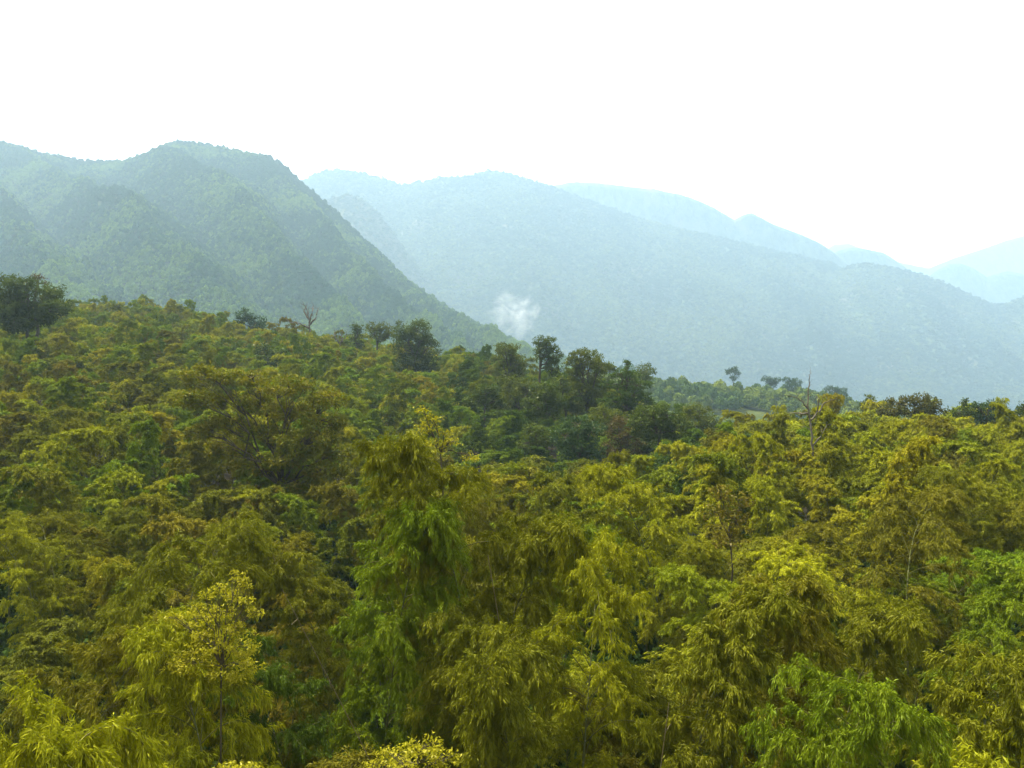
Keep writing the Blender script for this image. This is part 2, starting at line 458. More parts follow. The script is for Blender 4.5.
def bamboo_geo(seed, H=9.5, arch=75, nodes=26, per=2, Lmax=1.7, twigs=12, clus=4, leaves=4, LL=0.15, LW=0.013, s0=0.36, droop=80, hang=0.9, taper=1.0, rise=(12, 52), puff=0.55):
    rng = np.random.default_rng(seed)
    N = 41
    s = np.linspace(0, 1, N)
    th = R(rng.uniform(1, 5)) + R(arch) * s ** 4.2
    az0 = rng.uniform(0, 2 * np.pi)
    aa = az0 + 0.5 * np.sin(s * 3 + rng.uniform(0, 6))
    dz = np.cos(th); dr = np.sin(th)
    ds = 1.0 / (N - 1)
    P = np.zeros((N, 3))
    P[1:, 0] = np.cumsum(dr * np.cos(aa))[:-1] * ds
    P[1:, 1] = np.cumsum(dr * np.sin(aa))[:-1] * ds
    P[1:, 2] = np.cumsum(dz)[:-1] * ds
    P *= H / P[:, 2].max()
    P[:, :2] -= P[int(N * .62), :2]          # the crown, not the foot, stands over the origin
    rad = 0.045 * (1 - 0.88 * s)
    T = norm(np.gradient(P, axis=0))
    # branches
    B = nodes * per
    sb = np.repeat(s0 + (0.995 - s0) * (np.arange(nodes) + 0.3 * rng.random(nodes)) / nodes, per)
    ab = np.repeat(np.arange(nodes) * 2.4, per) + np.tile(np.arange(per) * 2.2, nodes) + rng.normal(0, 0.5, B)
    prof = np.interp(sb, [s0, s0 + 0.15, 0.62, 0.8, 0.93, 1.0], [0.55, 0.85, 1.0, 0.85 * taper, 0.6 * taper, 0.35])
    Lb = Lmax * prof * rng.uniform(0.55, 1.25, B)
    b0 = np.stack([np.interp(sb, s, P[:, k]) for k in range(3)], -1)
    e0 = R(1) * rng.uniform(rise[0], rise[1], B)
    K = 8
    tt = np.linspace(0, 1, K)
    e = e0[:, None] - R(droop) * tt[None, :] ** 1.3 * rng.uniform(0.7, 1.25, B)[:, None]
    a = ab[:, None] + 0.35 * tt[None, :] * rng.normal(0, 1, B)[:, None]
    dirs = np.stack([np.cos(e) * np.cos(a), np.cos(e) * np.sin(a), np.sin(e)], -1)
    step = dirs * (Lb / (K - 1))[:, None, None]
    BP = b0[:, None, :] + np.concatenate([np.zeros((B, 1, 3)), np.cumsum(step, 1)[:, :-1]], 1)
    # twigs
    tw_t = rng.uniform(0.22, 1.0, (B, twigs)) ** 0.85
    kf = tw_t * (K - 1); ki = np.clip(kf.astype(int), 0, K - 2); kg = (kf - ki)[..., None]
    bi = np.arange(B)[:, None]
    TP = BP[bi, ki] * (1 - kg) + BP[bi, ki + 1] * kg
    TD = dirs[bi, ki]
    rnd = rng.normal(size=(B, twigs, 3)); rnd[..., 2] *= puff
    TD = norm(TD * 0.8 + rnd * 0.75 + np.array([0, 0, 0.10]))
    TL = rng.uniform(0.16, 0.46, (B, twigs)) * (Lmax / 1.7) ** 0.5
    # leaf bunches along each twig, drooping towards its end
    cl = (np.arange(clus) + 0.7) / clus
    CP = TP[:, :, None, :] + TD[:, :, None, :] * (TL[:, :, None] * cl)[..., None]
    CP[..., 2] -= (TL[:, :, None] * cl ** 2) * 0.35
    LP = np.repeat(CP.reshape(-1, 3), leaves, 0)
    LD = np.repeat(np.repeat(TD.reshape(-1, 3), clus, 0), leaves, 0)
    n = len(LP)
    r3 = rng.normal(size=(n, 3))
    LP = LP + rng.normal(0, 0.025, (n, 3))
    LD = norm(LD * 0.85 + r3 * 0.46 + np.array([0, 0, -hang]))
    l = LL * rng.uniform(0.6, 1.3, n); wv = LW * rng.uniform(0.7, 1.3, n) * (l / LL) ** 0.5
    LV, LQ = leaf_quads(LP, LD, l, wv, rng)
    vb = rng.random(B)
    var = np.clip(0.45 * np.repeat(vb, twigs * clus * leaves) + 0.55 * rng.random(n), 0, 1)
    f = 9.5 / LVtop(LV)
    for M_ in (P, BP, LV, TP):
        M_ *= f
    return dict(P=P, rad=rad, BP=BP, Lb=Lb, LV=LV, LQ=LQ, var=np.repeat(var, 4), TP=TP, TD=TD, TL=TL)

def bamboo_meshes(tagname, seed, detail, **kw):
    g = bamboo_geo(seed, **kw)
    cv, cq = tubes([g['P'][::2]], [g['rad'][::2]], 7 if detail else 4)
    culm = mesh_np(tagname + '_culm', cv, quads=cq, mats=[M_CULM], smooth=True)
    bp = [b for b in (g['BP'] if detail else g['BP'][:, ::3])]
    br = [np.linspace(0.011, 0.003, len(b)) for b in bp]
    if detail:
        TP = g['TP'].reshape(-1, 3); TE = TP + (g['TD'] * g['TL'][..., None]).reshape(-1, 3)
        TE[:, 2] -= 0.3 * g['TL'].reshape(-1)
        for p, q in zip(TP, TE):
            bp.append(np.stack([p, q])); br.append(np.array([0.004, 0.002]))
    bv, bq = tubes(bp, br, 3)
    branches = mesh_np(tagname + '_branches', bv, quads=bq, mats=[M_TWIG])
    crown = mesh_np(tagname + '_crown', g['LV'], quads=g['LQ'], mats=[M_LEAF], attrs={'leafvar': g['var']})
    return dict(culm=culm, branches=branches, crown=crown)

def joined_bamboo(name, seed, **kw):
    g = bamboo_geo(seed, **kw)
    cv, cq = tubes([g['P'][::4]], [g['rad'][::4]], 4)
    V = np.concatenate([g['LV'], cv]); Q = np.concatenate([g['LQ'], cq + len(g['LV'])])
    mi = np.concatenate([np.zeros(len(g['LQ'])), np.ones(len(cq))])
    return mesh_np(name, V, quads=Q, mats=[M_LEAF, M_CULM], midx=mi, attrs={'leafvar': np.concatenate([g['var'], np.zeros(len(cv))])})

rngA = np.random.default_rng(77)
NEAR = [bamboo_meshes('bamboo_near', 100 + i, True, H=9.5, arch=[70, 95, 55, 85, 105, 62][i], nodes=[26, 24, 30, 26, 24, 28][i], per=2, Lmax=[1.7, 1.9, 1.45, 1.6, 2.0, 1.55][i],
                      twigs=21, clus=6, leaves=10, droop=[80, 95, 70, 85, 100, 75][i], taper=[1, 1.1, .8, 1, 1.15, .9][i], LL=0.100, LW=0.0088, s0=0.44, rise=(18, 62), puff=0.75) for i in range(6)]
MID = [bamboo_meshes('bamboo_mid', 200 + i, False, H=9.5, arch=[75, 95, 60, 105, 85][i], nodes=20, per=2, Lmax=[1.35, 1.5, 1.2, 1.55, 1.4][i],
                     twigs=16, clus=6, leaves=8, droop=[110, 120, 105, 125, 115][i], taper=[1, 1.15, .85, 1.2, 1.0][i], LL=0.125, LW=0.0145, s0=0.46, rise=(25, 78), puff=0.95) for i in range(5)]
FARM = [joined_bamboo('bamboo_far', 300 + i, H=9.5, arch=[80, 95, 60, 105, 88][i], nodes=14, per=2, Lmax=[1.35, 1.5, 1.2, 1.5, 1.4][i],
                      twigs=11, clus=4, leaves=4, droop=[110, 120, 105, 125, 115][i], taper=1.1, LL=0.24, LW=0.034, s0=0.52, rise=(25, 78), puff=0.95) for i in range(5)]

MIDJ = [joined_bamboo('bamboo_middle', 260 + i, H=9.5, arch=[75, 95, 60][i], nodes=20, per=2, Lmax=[1.35, 1.5, 1.2][i], twigs=15, clus=6, leaves=6,
                      droop=[110, 120, 105][i], LL=0.135, LW=0.0165, s0=0.46, rise=(25, 78), puff=0.95) for i in range(3)]

BAMBOO_GROUP = 'bamboo covering the hillside'
def place_bamboo(kit, x, y, z, rz, sx, sz, tint, tint2, label):
    e = empty('bamboo', (x, y, z), rz, (sx, sx, sz))
    tag(e, label, 'bamboo', BAMBOO_GROUP)
    for part in ('culm', 'branches', 'crown'):
        c = obj(part, kit[part], e)
        if part == 'crown':
            c['tint'] = [float(v) for v in tint]; c['tint2'] = [float(v) for v in tint2]
    return e

YG = ((0.132, 0.146, 0.003), (0.215, 0.212, 0.005))     # yellow-green
FG = ((0.074, 0.114, 0.003), (0.128, 0.162, 0.004))     # fresh green
OL = ((0.082, 0.091, 0.003), (0.140, 0.140, 0.005))     # olive
RU = ((0.082, 0.081, 0.004), (0.136, 0.122, 0.005))     # brownish
DG = ((0.034, 0.060, 0.004), (0.064, 0.096, 0.005))     # deep green
COLN = {'yellow-green': YG, 'fresh green': FG, 'olive': OL, 'brownish': RU, 'deep green': DG}

# the big ones in front: column and row of the crown's top, distance, variant, turn, width scale, colour, label
HEROES = [
    (466, 436, 20.0, 0, 0.4, 1.05, 'olive', 'tallest bamboo in the centre, olive, towering above the canopy'),
    (436, 486, 21.8, 5, 2.4, 1.0, 'olive', 'olive bamboo crowding the upper left side of the tallest central bamboo'),
    (500, 512, 20.4, 3, 4.4, 1.0, 'olive', 'olive bamboo crowding the upper right side of the tallest central bamboo'),
    (478, 598, 18.6, 4, 0.9, 1.0, 'olive', 'drooping olive bamboo directly in front of the tallest central bamboo'),
    (392, 497, 19.5, 0, 2.0, 0.95, 'fresh green', 'fresh green bamboo leaning against the left of the tallest central bamboo'),
    (585, 546, 17.2, 1, 5.0, 0.90, 'yellow-green', 'round-headed yellow-green bamboo right of the tallest central bamboo'),
    (175, 530, 19.0, 4, 3.6, 1.15, 'olive', 'broad dark olive bamboo behind the yellow-leaved young tree at lower left'),
    (222, 632, 14.0, 3, 1.2, 0.95, 'yellow-green', 'drooping bamboo right under the yellow-leaved young tree'),
    (45, 668, 11.6, 1, 2.7, 0.9, 'yellow-green', 'domed yellow-green bamboo in the bottom left corner'),
    (805, 645, 14.5, 4, 0.9, 0.85, 'fresh green', 'domed bright green bamboo at lower right above the bottom edge'),
    (560, 514, 28.0, 1, 2.6, 0.85, 'fresh green', 'small round green bamboo peeping out right of the tallest central bamboo'),
    (652, 468, 30.0, 0, 5.5, 1.15, 'yellow-green', 'feathery bright yellow-green bamboo above the round-headed one'),
    (905, 492, 26.0, 4, 3.0, 1.15, 'brownish', 'large brownish bamboo with hanging sprays right of the pale dead tree'),
    (990, 470, 31.0, 3, 1.1, 1.05, 'olive', 'dark layered olive bamboo near the right edge'),
    (985, 556, 23.0, 5, 0.2, 1.05, 'fresh green', 'green bamboo at the right edge below the dark layered one'),
    (1010, 640, 14.0, 0, 2.2, 0.95, 'yellow-green', 'bright yellow-green bamboo in the lower right corner'),
    (765, 560, 18.5, 5, 4.6, 1.10, 'brownish', 'brownish bamboo with fine hanging sprays above the domed bright green one'),
    (690, 585, 16.5, 2, 1.9, 1.05, 'olive', 'tall narrow olive bamboo between the round-headed and the domed green bamboo'),
    (930, 655, 14.0, 3, 5.1, 0.95, 'olive', 'olive bamboo left of the bright one in the lower right corner'),
    (38, 520, 28.0, 1, 0.3, 1.0, 'yellow-green', 'domed yellow-green bamboo at the left edge halfway down'),
    (325, 540, 24.0, 5, 3.3, 1.0, 'olive', 'olive bamboo between the broad dark one and the fresh green one'),
    (75, 620, 17.0, 0, 2.9, 1.0, 'brownish', 'dull brownish bamboo above the dome in the bottom left corner'),
    (880, 735, 11.0, 2, 1.4, 0.9, 'yellow-green', 'light green bamboo at the bottom edge below the domed bright green one'),
    (520, 640, 15.5, 2, 0.1, 0.85, 'olive', 'dark olive bamboo below the tallest central bamboo'),
    (292, 640, 17.5, 0, 5.8, 0.75, 'deep green', 'low deep green bamboo right of the yellow-leaved young tree'),
    (110, 560, 22.0, 5, 1.0, 1.0, 'olive', 'olive bamboo left of the broad dark olive one'),
    (840, 590, 19.0, 3, 3.9, 0.95, 'olive', 'olive bamboo under the large brownish hanging one'),
]
SPOTS = []          # (x, y, radius) already taken
CLEAR = []          # (column from, column to, distance, row) views of a big tree that lower growth in front leaves open
for (u, v, d, k, rz, sx, cn, lab) in HEROES:
    p = px(u, v, d)
    gz = float(ground_z(p[0], p[1]))
    t1, t2 = COLN[cn]
    place_bamboo(NEAR[k], p[0], p[1], gz, rz, sx, (p[2] - gz) / 9.5, t1, t2, lab)
    SPOTS.append((p[0], p[1], 1.5 * sx))

# ------------------------------------------------------------------ broadleaf trees, young trees, dead trees
def curve(a, b, sag, rng, n=6, wob=0.08):
    a = np.asarray(a, float); b = np.asarray(b, float)
    t = np.linspace(0, 1, n)[:, None]
    L = np.linalg.norm(b - a)
    p = a + (b - a) * t
    p[:, 2] += sag * L * (np.sin(t[:, 0] * np.pi))
    w_ = rng.normal(0, wob * L, (n, 3)); w_[0] = 0; w_[-1] = 0
    return p + w_ * 0.5

def broadleaf(name, seed, d, lobes, foot, tint, tint2, label, cat='tree', group=None, leaf=0.34, dens=1.0, clump=0.42, trunk_r=None, fork=0.35, shell=0.55, flat=0.75, fork_pt=None, leaf_ratio=0.36, hang=0.0):
    """lobes: (column, row, half width, half height) of the crown's masses as seen; they are spread in depth around distance d"""
    rng = np.random.default_rng(seed)
    sc = d / F_PX
    if 7 <= seed <= 17: lobes = [(u, v, ru * 1.18, rv * 1.15) for u, v, ru, rv in lobes]
    fx = (foot - 512) * sc
    gz = float(ground_z(fx, d))
    top = max((HORIZON - v + rv) * sc for u, v, ru, rv in lobes)
    H = top - gz
    e = empty(name, (fx, d, gz))
    tag(e, label, cat, group)
    zlo = min((HORIZON - v - rv) * sc for u, v, ru, rv in lobes) - gz
    xs_c = np.mean([(u - 512) * sc - fx for u, v, ru, rv in lobes])
    LVs, LQs, vars_, ends = [], [], [], []
    base = 0
    wtot = max(ru for u, v, ru, rv in lobes) * sc
    for (u, v, ru, rv) in lobes:
        c = np.array([(u - 512) * sc - fx, rng.uniform(-0.9, 0.9) * wtot * 0.6, (HORIZON - v) * sc - gz])
        rx, rz = ru * sc, rv * sc
        ry = 0.5 * (rx + max(rz, rx * 0.7))
        csz = max(0.22 * min(rx, rz * 1.3) + 0.25 * clump, clump * 0.6)
        nc = int(max(6, 3.5 * (rx * ry * rz) ** (2 / 3) / csz ** 2 * 0.9))
        dirs = norm(rng.normal(size=(nc, 3)))
        rr = rng.uniform(shell, 1.0, nc) ** 0.7
        cc = c + dirs * rr[:, None] * np.array([rx, ry, rz]) * (1 - 0.3 * csz / max(rx, csz)) * rng.uniform(0.85, 1.12, (nc, 1))
        ends.append((c, cc))
        nl = max(6, int(dens * 1.8 * csz ** 2 * 4 / (leaf * leaf * leaf_ratio)))
        off = norm(rng.normal(size=(nc, nl, 3))) * (rng.random((nc, nl, 1)) ** 0.45)
        cs = csz * rng.uniform(0.7, 1.35, (nc, 1, 1))
        LP = cc[:, None, :] + off * cs * np.array([1.1, 1.1, flat])
        n = nc * nl
        nrm = norm(off.reshape(-1, 3) * 0.6 + rng.normal(size=(n, 3)) * 0.7 + np.array([0, 0, 0.5]))
        D = norm(np.cross(nrm, rng.normal(size=(n, 3))))
        D[:, 2] -= hang; D = norm(D)
        S = norm(np.cross(nrm, D))
        l = (leaf * rng.uniform(0.6, 1.25, n))[:, None]
        wv = l * leaf_ratio * 0.5
        P0 = LP.reshape(-1, 3)
        V = np.stack([P0, P0 + D * l * 0.45 + S * wv, P0 + D * l - nrm * l * 0.1, P0 + D * l * 0.45 - S * wv], 1).reshape(-1, 3)
        LVs.append(V)
        vars_.append(np.clip(0.5 * np.repeat(rng.random(nc), nl) + 0.5 * rng.random(n), 0, 1))
        base += n
    V = np.concatenate(LVs); Q = np.arange(len(V)).reshape(-1, 4)
    crown = obj('crown', mesh_np(name + '_crown', V, quads=Q, mats=[M_BROAD], attrs={'leafvar': np.repeat(np.concatenate(vars_), 4)}), e)
    crown['tint'] = list(tint); crown['tint2'] = list(tint2)
    # trunk and limbs
    tr = trunk_r or 0.013 * H + 0.02
    if fork_pt is None:
        fz = zlo + (H - zlo) * fork * 0.5
        fork_p = np.array([xs_c * 0.6, 0, max(fz, H * 0.3)])
    else:
        q = px(fork_pt[0], fork_pt[1], d); fork_p = np.array([q[0] - fx, 0, q[2] - gz])
    paths = [curve((0, 0, -0.3), fork_p, 0, rng, 9, 0.02)]
    rad = [np.linspace(tr, tr * 0.7, 9)]
    for c, cc in ends:
        if len(ends) > 1 or True:
            limb = curve(fork_p, c, 0.08, rng, 7, 0.07)
            paths.append(limb); rad.append(np.linspace(tr * 0.55, tr * 0.2, 7))
        for q in cc[rng.permutation(len(cc))[:min(len(cc), 14)]]:
            k = rng.integers(3, 7)
            paths.append(curve(limb[k], q, 0.06, rng, 5, 0.08)); rad.append(np.linspace(tr * 0.2, tr * 0.05, 5))
    tv, tq = tubes(paths, rad, 6)
    obj('trunk', mesh_np(name + '_trunk', tv, quads=tq, mats=[M_BARK], smooth=True), e)
    SPOTS.append((fx, d, 1.6))
    if d > 45: CLEAR.append((min(l[0] - l[2] for l in lobes), max(l[0] + l[2] for l in lobes), d, max(l[1] + 0.3 * l[3] for l in lobes)))
    return e

DKG = ((0.028, 0.046, 0.006), (0.060, 0.078, 0.009))
BLG = ((0.022, 0.044, 0.014), (0.042, 0.068, 0.018))
OLG = ((0.046, 0.062, 0.006), (0.084, 0.096, 0.008))
RUS = ((0.066, 0.092, 0.005), (0.140, 0.112, 0.006))
YEL = ((0.180, 0.170, 0.006), (0.290, 0.260, 0.014))
BRN = ((0.046, 0.036, 0.009), (0.074, 0.054, 0.012))
FRT = ((0.046, 0.066, 0.008), (0.070, 0.088, 0.011))
PINE = ((0.028, 0.052, 0.007), (0.055, 0.082, 0.010))

EV = 'dark trees along the crest'
broadleaf('broadleaf_tree', 1, 100, [(8, 288, 20, 15), (30, 296, 26, 20), (48, 300, 18, 20), (10, 308, 18, 18), (58, 312, 12, 12), (12, 322, 19, 13), (38, 321, 20, 13), (24, 314, 22, 14), (32, 285, 10, 7)], 28, *DKG,
          'big dark rounded evergreen tree at the left edge on the crest', 'tree', EV, leaf=0.4, clump=0.7)
broadleaf('broadleaf_tree', 2, 104, [(38, 276, 5, 4), (30, 277, 4, 3), (44, 283, 4, 3)], 36, *BRN,
          'thin-topped brownish tree poking out above the big dark evergreen at left', 'tree', EV, leaf=0.35, clump=0.5, dens=0.6)
broadleaf('broadleaf_tree', 3, 168, [(246, 315, 9, 6), (256, 322, 10, 8), (240, 322, 7, 6), (262, 327, 6, 5)], 250, *BLG,
          'small round blue-green tree on the left crest, alone above the bamboo', 'tree', EV, leaf=0.5, clump=0.8)
broadleaf('broadleaf_tree', 4, 120, [(262, 350, 12, 7), (275, 354, 11, 8), (268, 362, 14, 9)], 268, *DKG,
          'low dark green tree behind the rust-tinged spreading tree', 'tree', EV, leaf=0.4, clump=0.7)
broadleaf('broadleaf_tree', 5, 150, [(356, 327, 6, 5), (354, 336, 7, 6), (359, 344, 5, 5)], 357, *DKG,
          'leftmost and narrowest of the dark trees left of the tall round one', 'tree', EV, leaf=0.42, clump=0.6)
broadleaf('broadleaf_tree', 6, 150, [(372, 328, 8, 6), (383, 327, 8, 5), (378, 336, 11, 6), (390, 334, 6, 5)], 377, *OLG,
          'umbrella-shaped olive tree on a bare stem beside the tall round dark tree', 'tree', EV, leaf=0.4, clump=0.6, fork_pt=(377, 346))
broadleaf('broadleaf_tree', 7, 138, [(405, 329, 12, 9), (420, 332, 13, 10), (409, 345, 17, 12), (425, 350, 14, 12), (412, 364, 15, 12), (428, 368, 8, 9)], 414, *DKG,
          'tall round dark tree, the biggest on the crest left of the centre', 'tree', EV, leaf=0.4, clump=0.7)
broadleaf('broadleaf_tree', 8, 122, [(505, 350, 9, 7), (513, 352, 9, 8), (500, 362, 10, 8), (517, 364, 10, 9), (508, 374, 14, 9)], 509, *OLG,
          'olive rounded tree just left of the tall double-headed tree', 'tree', EV, leaf=0.36, clump=0.6)
broadleaf('broadleaf_tree', 9, 118, [(541, 342, 7, 6), (550, 344, 8, 7), (542, 354, 8, 8), (555, 356, 7, 9), (553, 370, 8, 9)], 540, *DKG,
          'tall dark double-headed tree with a bare stem, standing above the crest', 'tree', EV, leaf=0.34, clump=0.5, fork_pt=(540, 368))
broadleaf('broadleaf_tree', 10, 112, [(518, 384, 14, 9), (528, 392, 16, 12), (510, 396, 14, 12), (500, 405, 14, 10), (540, 400, 12, 10)], 520, *OLG,
          'wide brownish-olive tree below the olive rounded tree', 'tree', EV, leaf=0.36, clump=0.65)
broadleaf('broadleaf_tree', 11, 108, [(580, 356, 10, 7), (592, 358, 10, 8), (573, 366, 9, 9), (600, 366, 9, 8), (585, 375, 16, 11), (578, 390, 14, 12), (595, 392, 14, 13), (588, 408, 14, 10)], 587, *OLG,
          'massive grey-green tree right of the tall double-headed tree', 'tree', EV, leaf=0.34, clump=0.55)
broadleaf('conifer_tree', 12, 104, [(626, 366, 3, 7), (620, 374, 10, 4), (632, 375, 11, 4), (616, 384, 14, 4), (636, 385, 15, 5), (628, 395, 20, 6), (612, 402, 14, 5), (640, 404, 16, 6), (628, 412, 20, 7)], 627, *PINE,
          'pine-like dark tree with layered limbs on the crest right of the massive one', 'tree', EV, leaf=0.34, clump=0.45, flat=0.45)
broadleaf('broadleaf_tree', 13, 160, [(608, 372, 10, 9), (645, 372, 9, 8), (636, 380, 12, 8)], 640, *FRT,
          'hazy light green tree peeping out behind the pine-like dark tree', 'tree', EV, leaf=0.45, clump=0.8)
broadleaf('broadleaf_tree', 14, 84, [(650, 412, 14, 9), (668, 416, 16, 10), (655, 428, 18, 12), (676, 430, 14, 11), (640, 425, 12, 10)], 660, *DKG,
          'low dark wide tree at the right end of the dark wooded knoll', 'tree', EV, leaf=0.3, clump=0.5)
broadleaf('broadleaf_tree', 15, 80, [(578, 424, 15, 9), (592, 432, 14, 10), (564, 436, 14, 10), (575, 448, 18, 12), (592, 455, 12, 10)], 577, *BLG,
          'blue-green rounded tree in the dark hollow', 'tree', EV, leaf=0.3, clump=0.5)
broadleaf('broadleaf_tree', 16, 88, [(620, 430, 12, 14), (630, 445, 12, 12), (612, 450, 10, 10)], 621, *BRN,
          'reddish-brown thin tree between the blue-green tree and the low dark wide tree', 'tree', EV, leaf=0.28, clump=0.5, dens=0.7)
broadleaf('broadleaf_tree', 17, 100, [(700, 412, 14, 9), (690, 424, 14, 10), (710, 424, 10, 9)], 700, *OLG,
          'olive tree right of the dark wooded knoll', 'tree', EV, leaf=0.34, clump=0.55)
broadleaf('broadleaf_tree', 18, 50, [(205, 374, 26, 7), (248, 378, 30, 8), (292, 386, 30, 8), (330, 398, 22, 8), (200, 398, 26, 9), (238, 402, 30, 9), (285, 410, 34, 10), (325, 420, 26, 9),
                                    (225, 424, 26, 9), (262, 434, 30, 10), (312, 440, 32, 10), (340, 452, 20, 8), (285, 458, 28, 10), (330, 470, 24, 9), (225, 448, 26, 9), (250, 466, 26, 9), (300, 484, 26, 9), (205, 432, 16, 8)], 285, *RUS,
          'broad rust-tinged tree with spreading limbs on the left slope', 'tree', None, leaf=0.26, clump=0.5, dens=1.25, fork_pt=(282, 486), trunk_r=0.13, flat=0.9)
for q_, (d_, lo_, f_, tn_, lab_) in enumerate([
        (98, [(545, 392, 15, 11), (556, 402, 14, 11), (536, 406, 14, 11), (548, 414, 16, 10)], 547, DKG, 'dark rounded tree below the tall double-headed tree'),
        (92, [(604, 414, 15, 11), (618, 420, 13, 10), (596, 424, 13, 10), (608, 430, 15, 10)], 607, OLG, 'green rounded tree below the massive grey-green tree'),
        (86, [(535, 432, 13, 9), (548, 438, 13, 10), (528, 442, 12, 9)], 537, FRT, 'fresh green small round tree left of the blue-green tree in the hollow'),
        (104, [(486, 392, 13, 9), (476, 400, 12, 9), (494, 402, 12, 9)], 485, DKG, 'dark small round tree left of the wide brownish-olive tree'),
        (90, [(646, 440, 14, 10), (660, 446, 13, 10), (636, 450, 12, 9)], 648, DKG, 'dark tree just below the low dark wide tree'),
        (108, [(566, 398, 12, 10), (560, 384, 10, 9), (572, 410, 12, 9)], 566, FRT, 'mid-green tree squeezed between the double-headed and the massive grey-green tree')]):
    broadleaf('broadleaf_tree', 81 + q_, d_, lo_, f_, *tn_, lab_, 'tree', EV, leaf=0.32, clump=0.5)
# far ridge beyond the valley
RT = 'hazy trees on the far knoll'
ridge_lobes = [
    (733, [(733, 369, 5, 3), (729, 372, 4, 3), (737, 373, 4, 3), (733, 378, 4, 3)], BLG, 'slender hazy tree standing highest on the far knoll'),
    (771, [(766, 379, 6, 3), (775, 380, 6, 3), (771, 384, 7, 4)], BLG, 'flat-topped hazy tree on the far knoll right of the slender one'),
    (792, [(788, 380, 5, 4), (797, 382, 6, 5), (790, 387, 8, 5)], BLG, 'rounded hazy tree on the far knoll behind the dead tree'),
    (838, [(832, 390, 8, 5), (844, 392, 7, 5), (838, 396, 10, 6)], BLG, 'low hazy tree at the right end of the far knoll'),
]
# right crest
broadleaf('broadleaf_tree', 31, 92, [(900, 402, 14, 6), (915, 399, 14, 6), (930, 404, 14, 7), (890, 410, 14, 7), (912, 410, 18, 8), (936, 413, 11, 7)], 912, (0.034, 0.042, 0.007), (0.076, 0.066, 0.010),
          'wide brownish dark tree on the right crest', 'tree', EV, leaf=0.36, clump=0.55)
broadleaf('broadleaf_tree', 32, 95, [(962, 403, 4, 5), (958, 412, 8, 7), (968, 414, 8, 7)], 962, *DKG,
          'pointed dark tree on the right crest between two wider ones', 'tree', EV, leaf=0.36, clump=0.5)
broadleaf('broadleaf_tree', 33, 94, [(978, 407, 9, 6), (992, 406, 9, 6), (985, 415, 14, 8), (1003, 414, 8, 6), (975, 420, 8, 6)], 986, *BLG,
          'rounded blue-green tree on the right crest near the edge', 'tree', EV, leaf=0.36, clump=0.6)
broadleaf('broadleaf_tree', 34, 94, [(1022, 408, 7, 6), (1030, 412, 10, 9)], 1026, *DKG, 'dark tree cut by the right edge on the crest', 'tree', EV, leaf=0.36, clump=0.6)
broadleaf('broadleaf_tree', 35, 130, [(870, 399, 6, 5), (866, 407, 8, 6), (880, 408, 7, 5)], 870, *OLG, 'small thin olive tree left of the wide brownish tree on the right crest', 'tree', EV, leaf=0.38, clump=0.55)

# young trees and shrubs with big yellow leaves in front
YT = None
broadleaf('young_tree', 51, 14.3, [(232, 578, 9, 7), (222, 586, 10, 7), (212, 592, 8, 6), (242, 586, 10, 7), (249, 597, 9, 6), (230, 598, 14, 7), (205, 604, 8, 5), (238, 626, 14, 8), (190, 622, 24, 7), (170, 617, 12, 5), (222, 612, 18, 9), (255, 612, 10, 6), (215, 640, 28, 12), (245, 640, 20, 14), (225, 668, 36, 16), (195, 660, 24, 14)], 225, *YEL,
          'yellow-leaved young tree with open twigs at lower left', 'young tree', YT, leaf=0.06, clump=0.12, dens=0.42, trunk_r=0.02, leaf_ratio=0.42, hang=0.3)
broadleaf('young_tree', 52, 20.8, [(422, 410, 9, 5), (434, 418, 12, 6), (426, 428, 14, 6), (446, 430, 9, 6), (452, 442, 10, 6), (436, 445, 14, 8), (470, 456, 10, 6)], 440, *YEL,
          'yellow-leaved slim tree top rising through the tallest central bamboo', 'young tree', YT, leaf=0.09, clump=0.16, dens=0.4, trunk_r=0.03, leaf_ratio=0.42, hang=0.3)
broadleaf('leafy_shrub', 53, 11.0, [(398, 748, 26, 10), (425, 745, 22, 9), (380, 762, 18, 10), (412, 766, 34, 14), (445, 764, 16, 10)], 410, *YEL,
          'bright yellow-leaved shrub at the bottom edge left of the centre', 'shrub', None, leaf=0.055, clump=0.12, dens=0.35, trunk_r=0.02, leaf_ratio=0.42, hang=0.2)
broadleaf('leafy_shrub', 54, 11.0, [(228, 763, 18, 6), (250, 760, 18, 6), (240, 772, 30, 10)], 240, *YEL,
          'yellow-leaved shrub tip at the bottom edge below the yellow young tree', 'shrub', None, leaf=0.055, clump=0.12, dens=0.35, trunk_r=0.02, leaf_ratio=0.42, hang=0.2)
broadleaf('leafy_shrub', 55, 29.0, [(722, 492, 14, 9), (742, 500, 14, 10), (715, 512, 14, 11), (738, 520, 16, 12), (728, 538, 16, 12)], 730, (0.066, 0.066, 0.006), (0.120, 0.090, 0.010),
          'rusty large-leaved young tree between the feathery yellow-green and the brownish bamboo', 'young tree', None, leaf=0.17, clump=0.24, dens=0.4, trunk_r=0.04, leaf_ratio=0.42, hang=0.2)

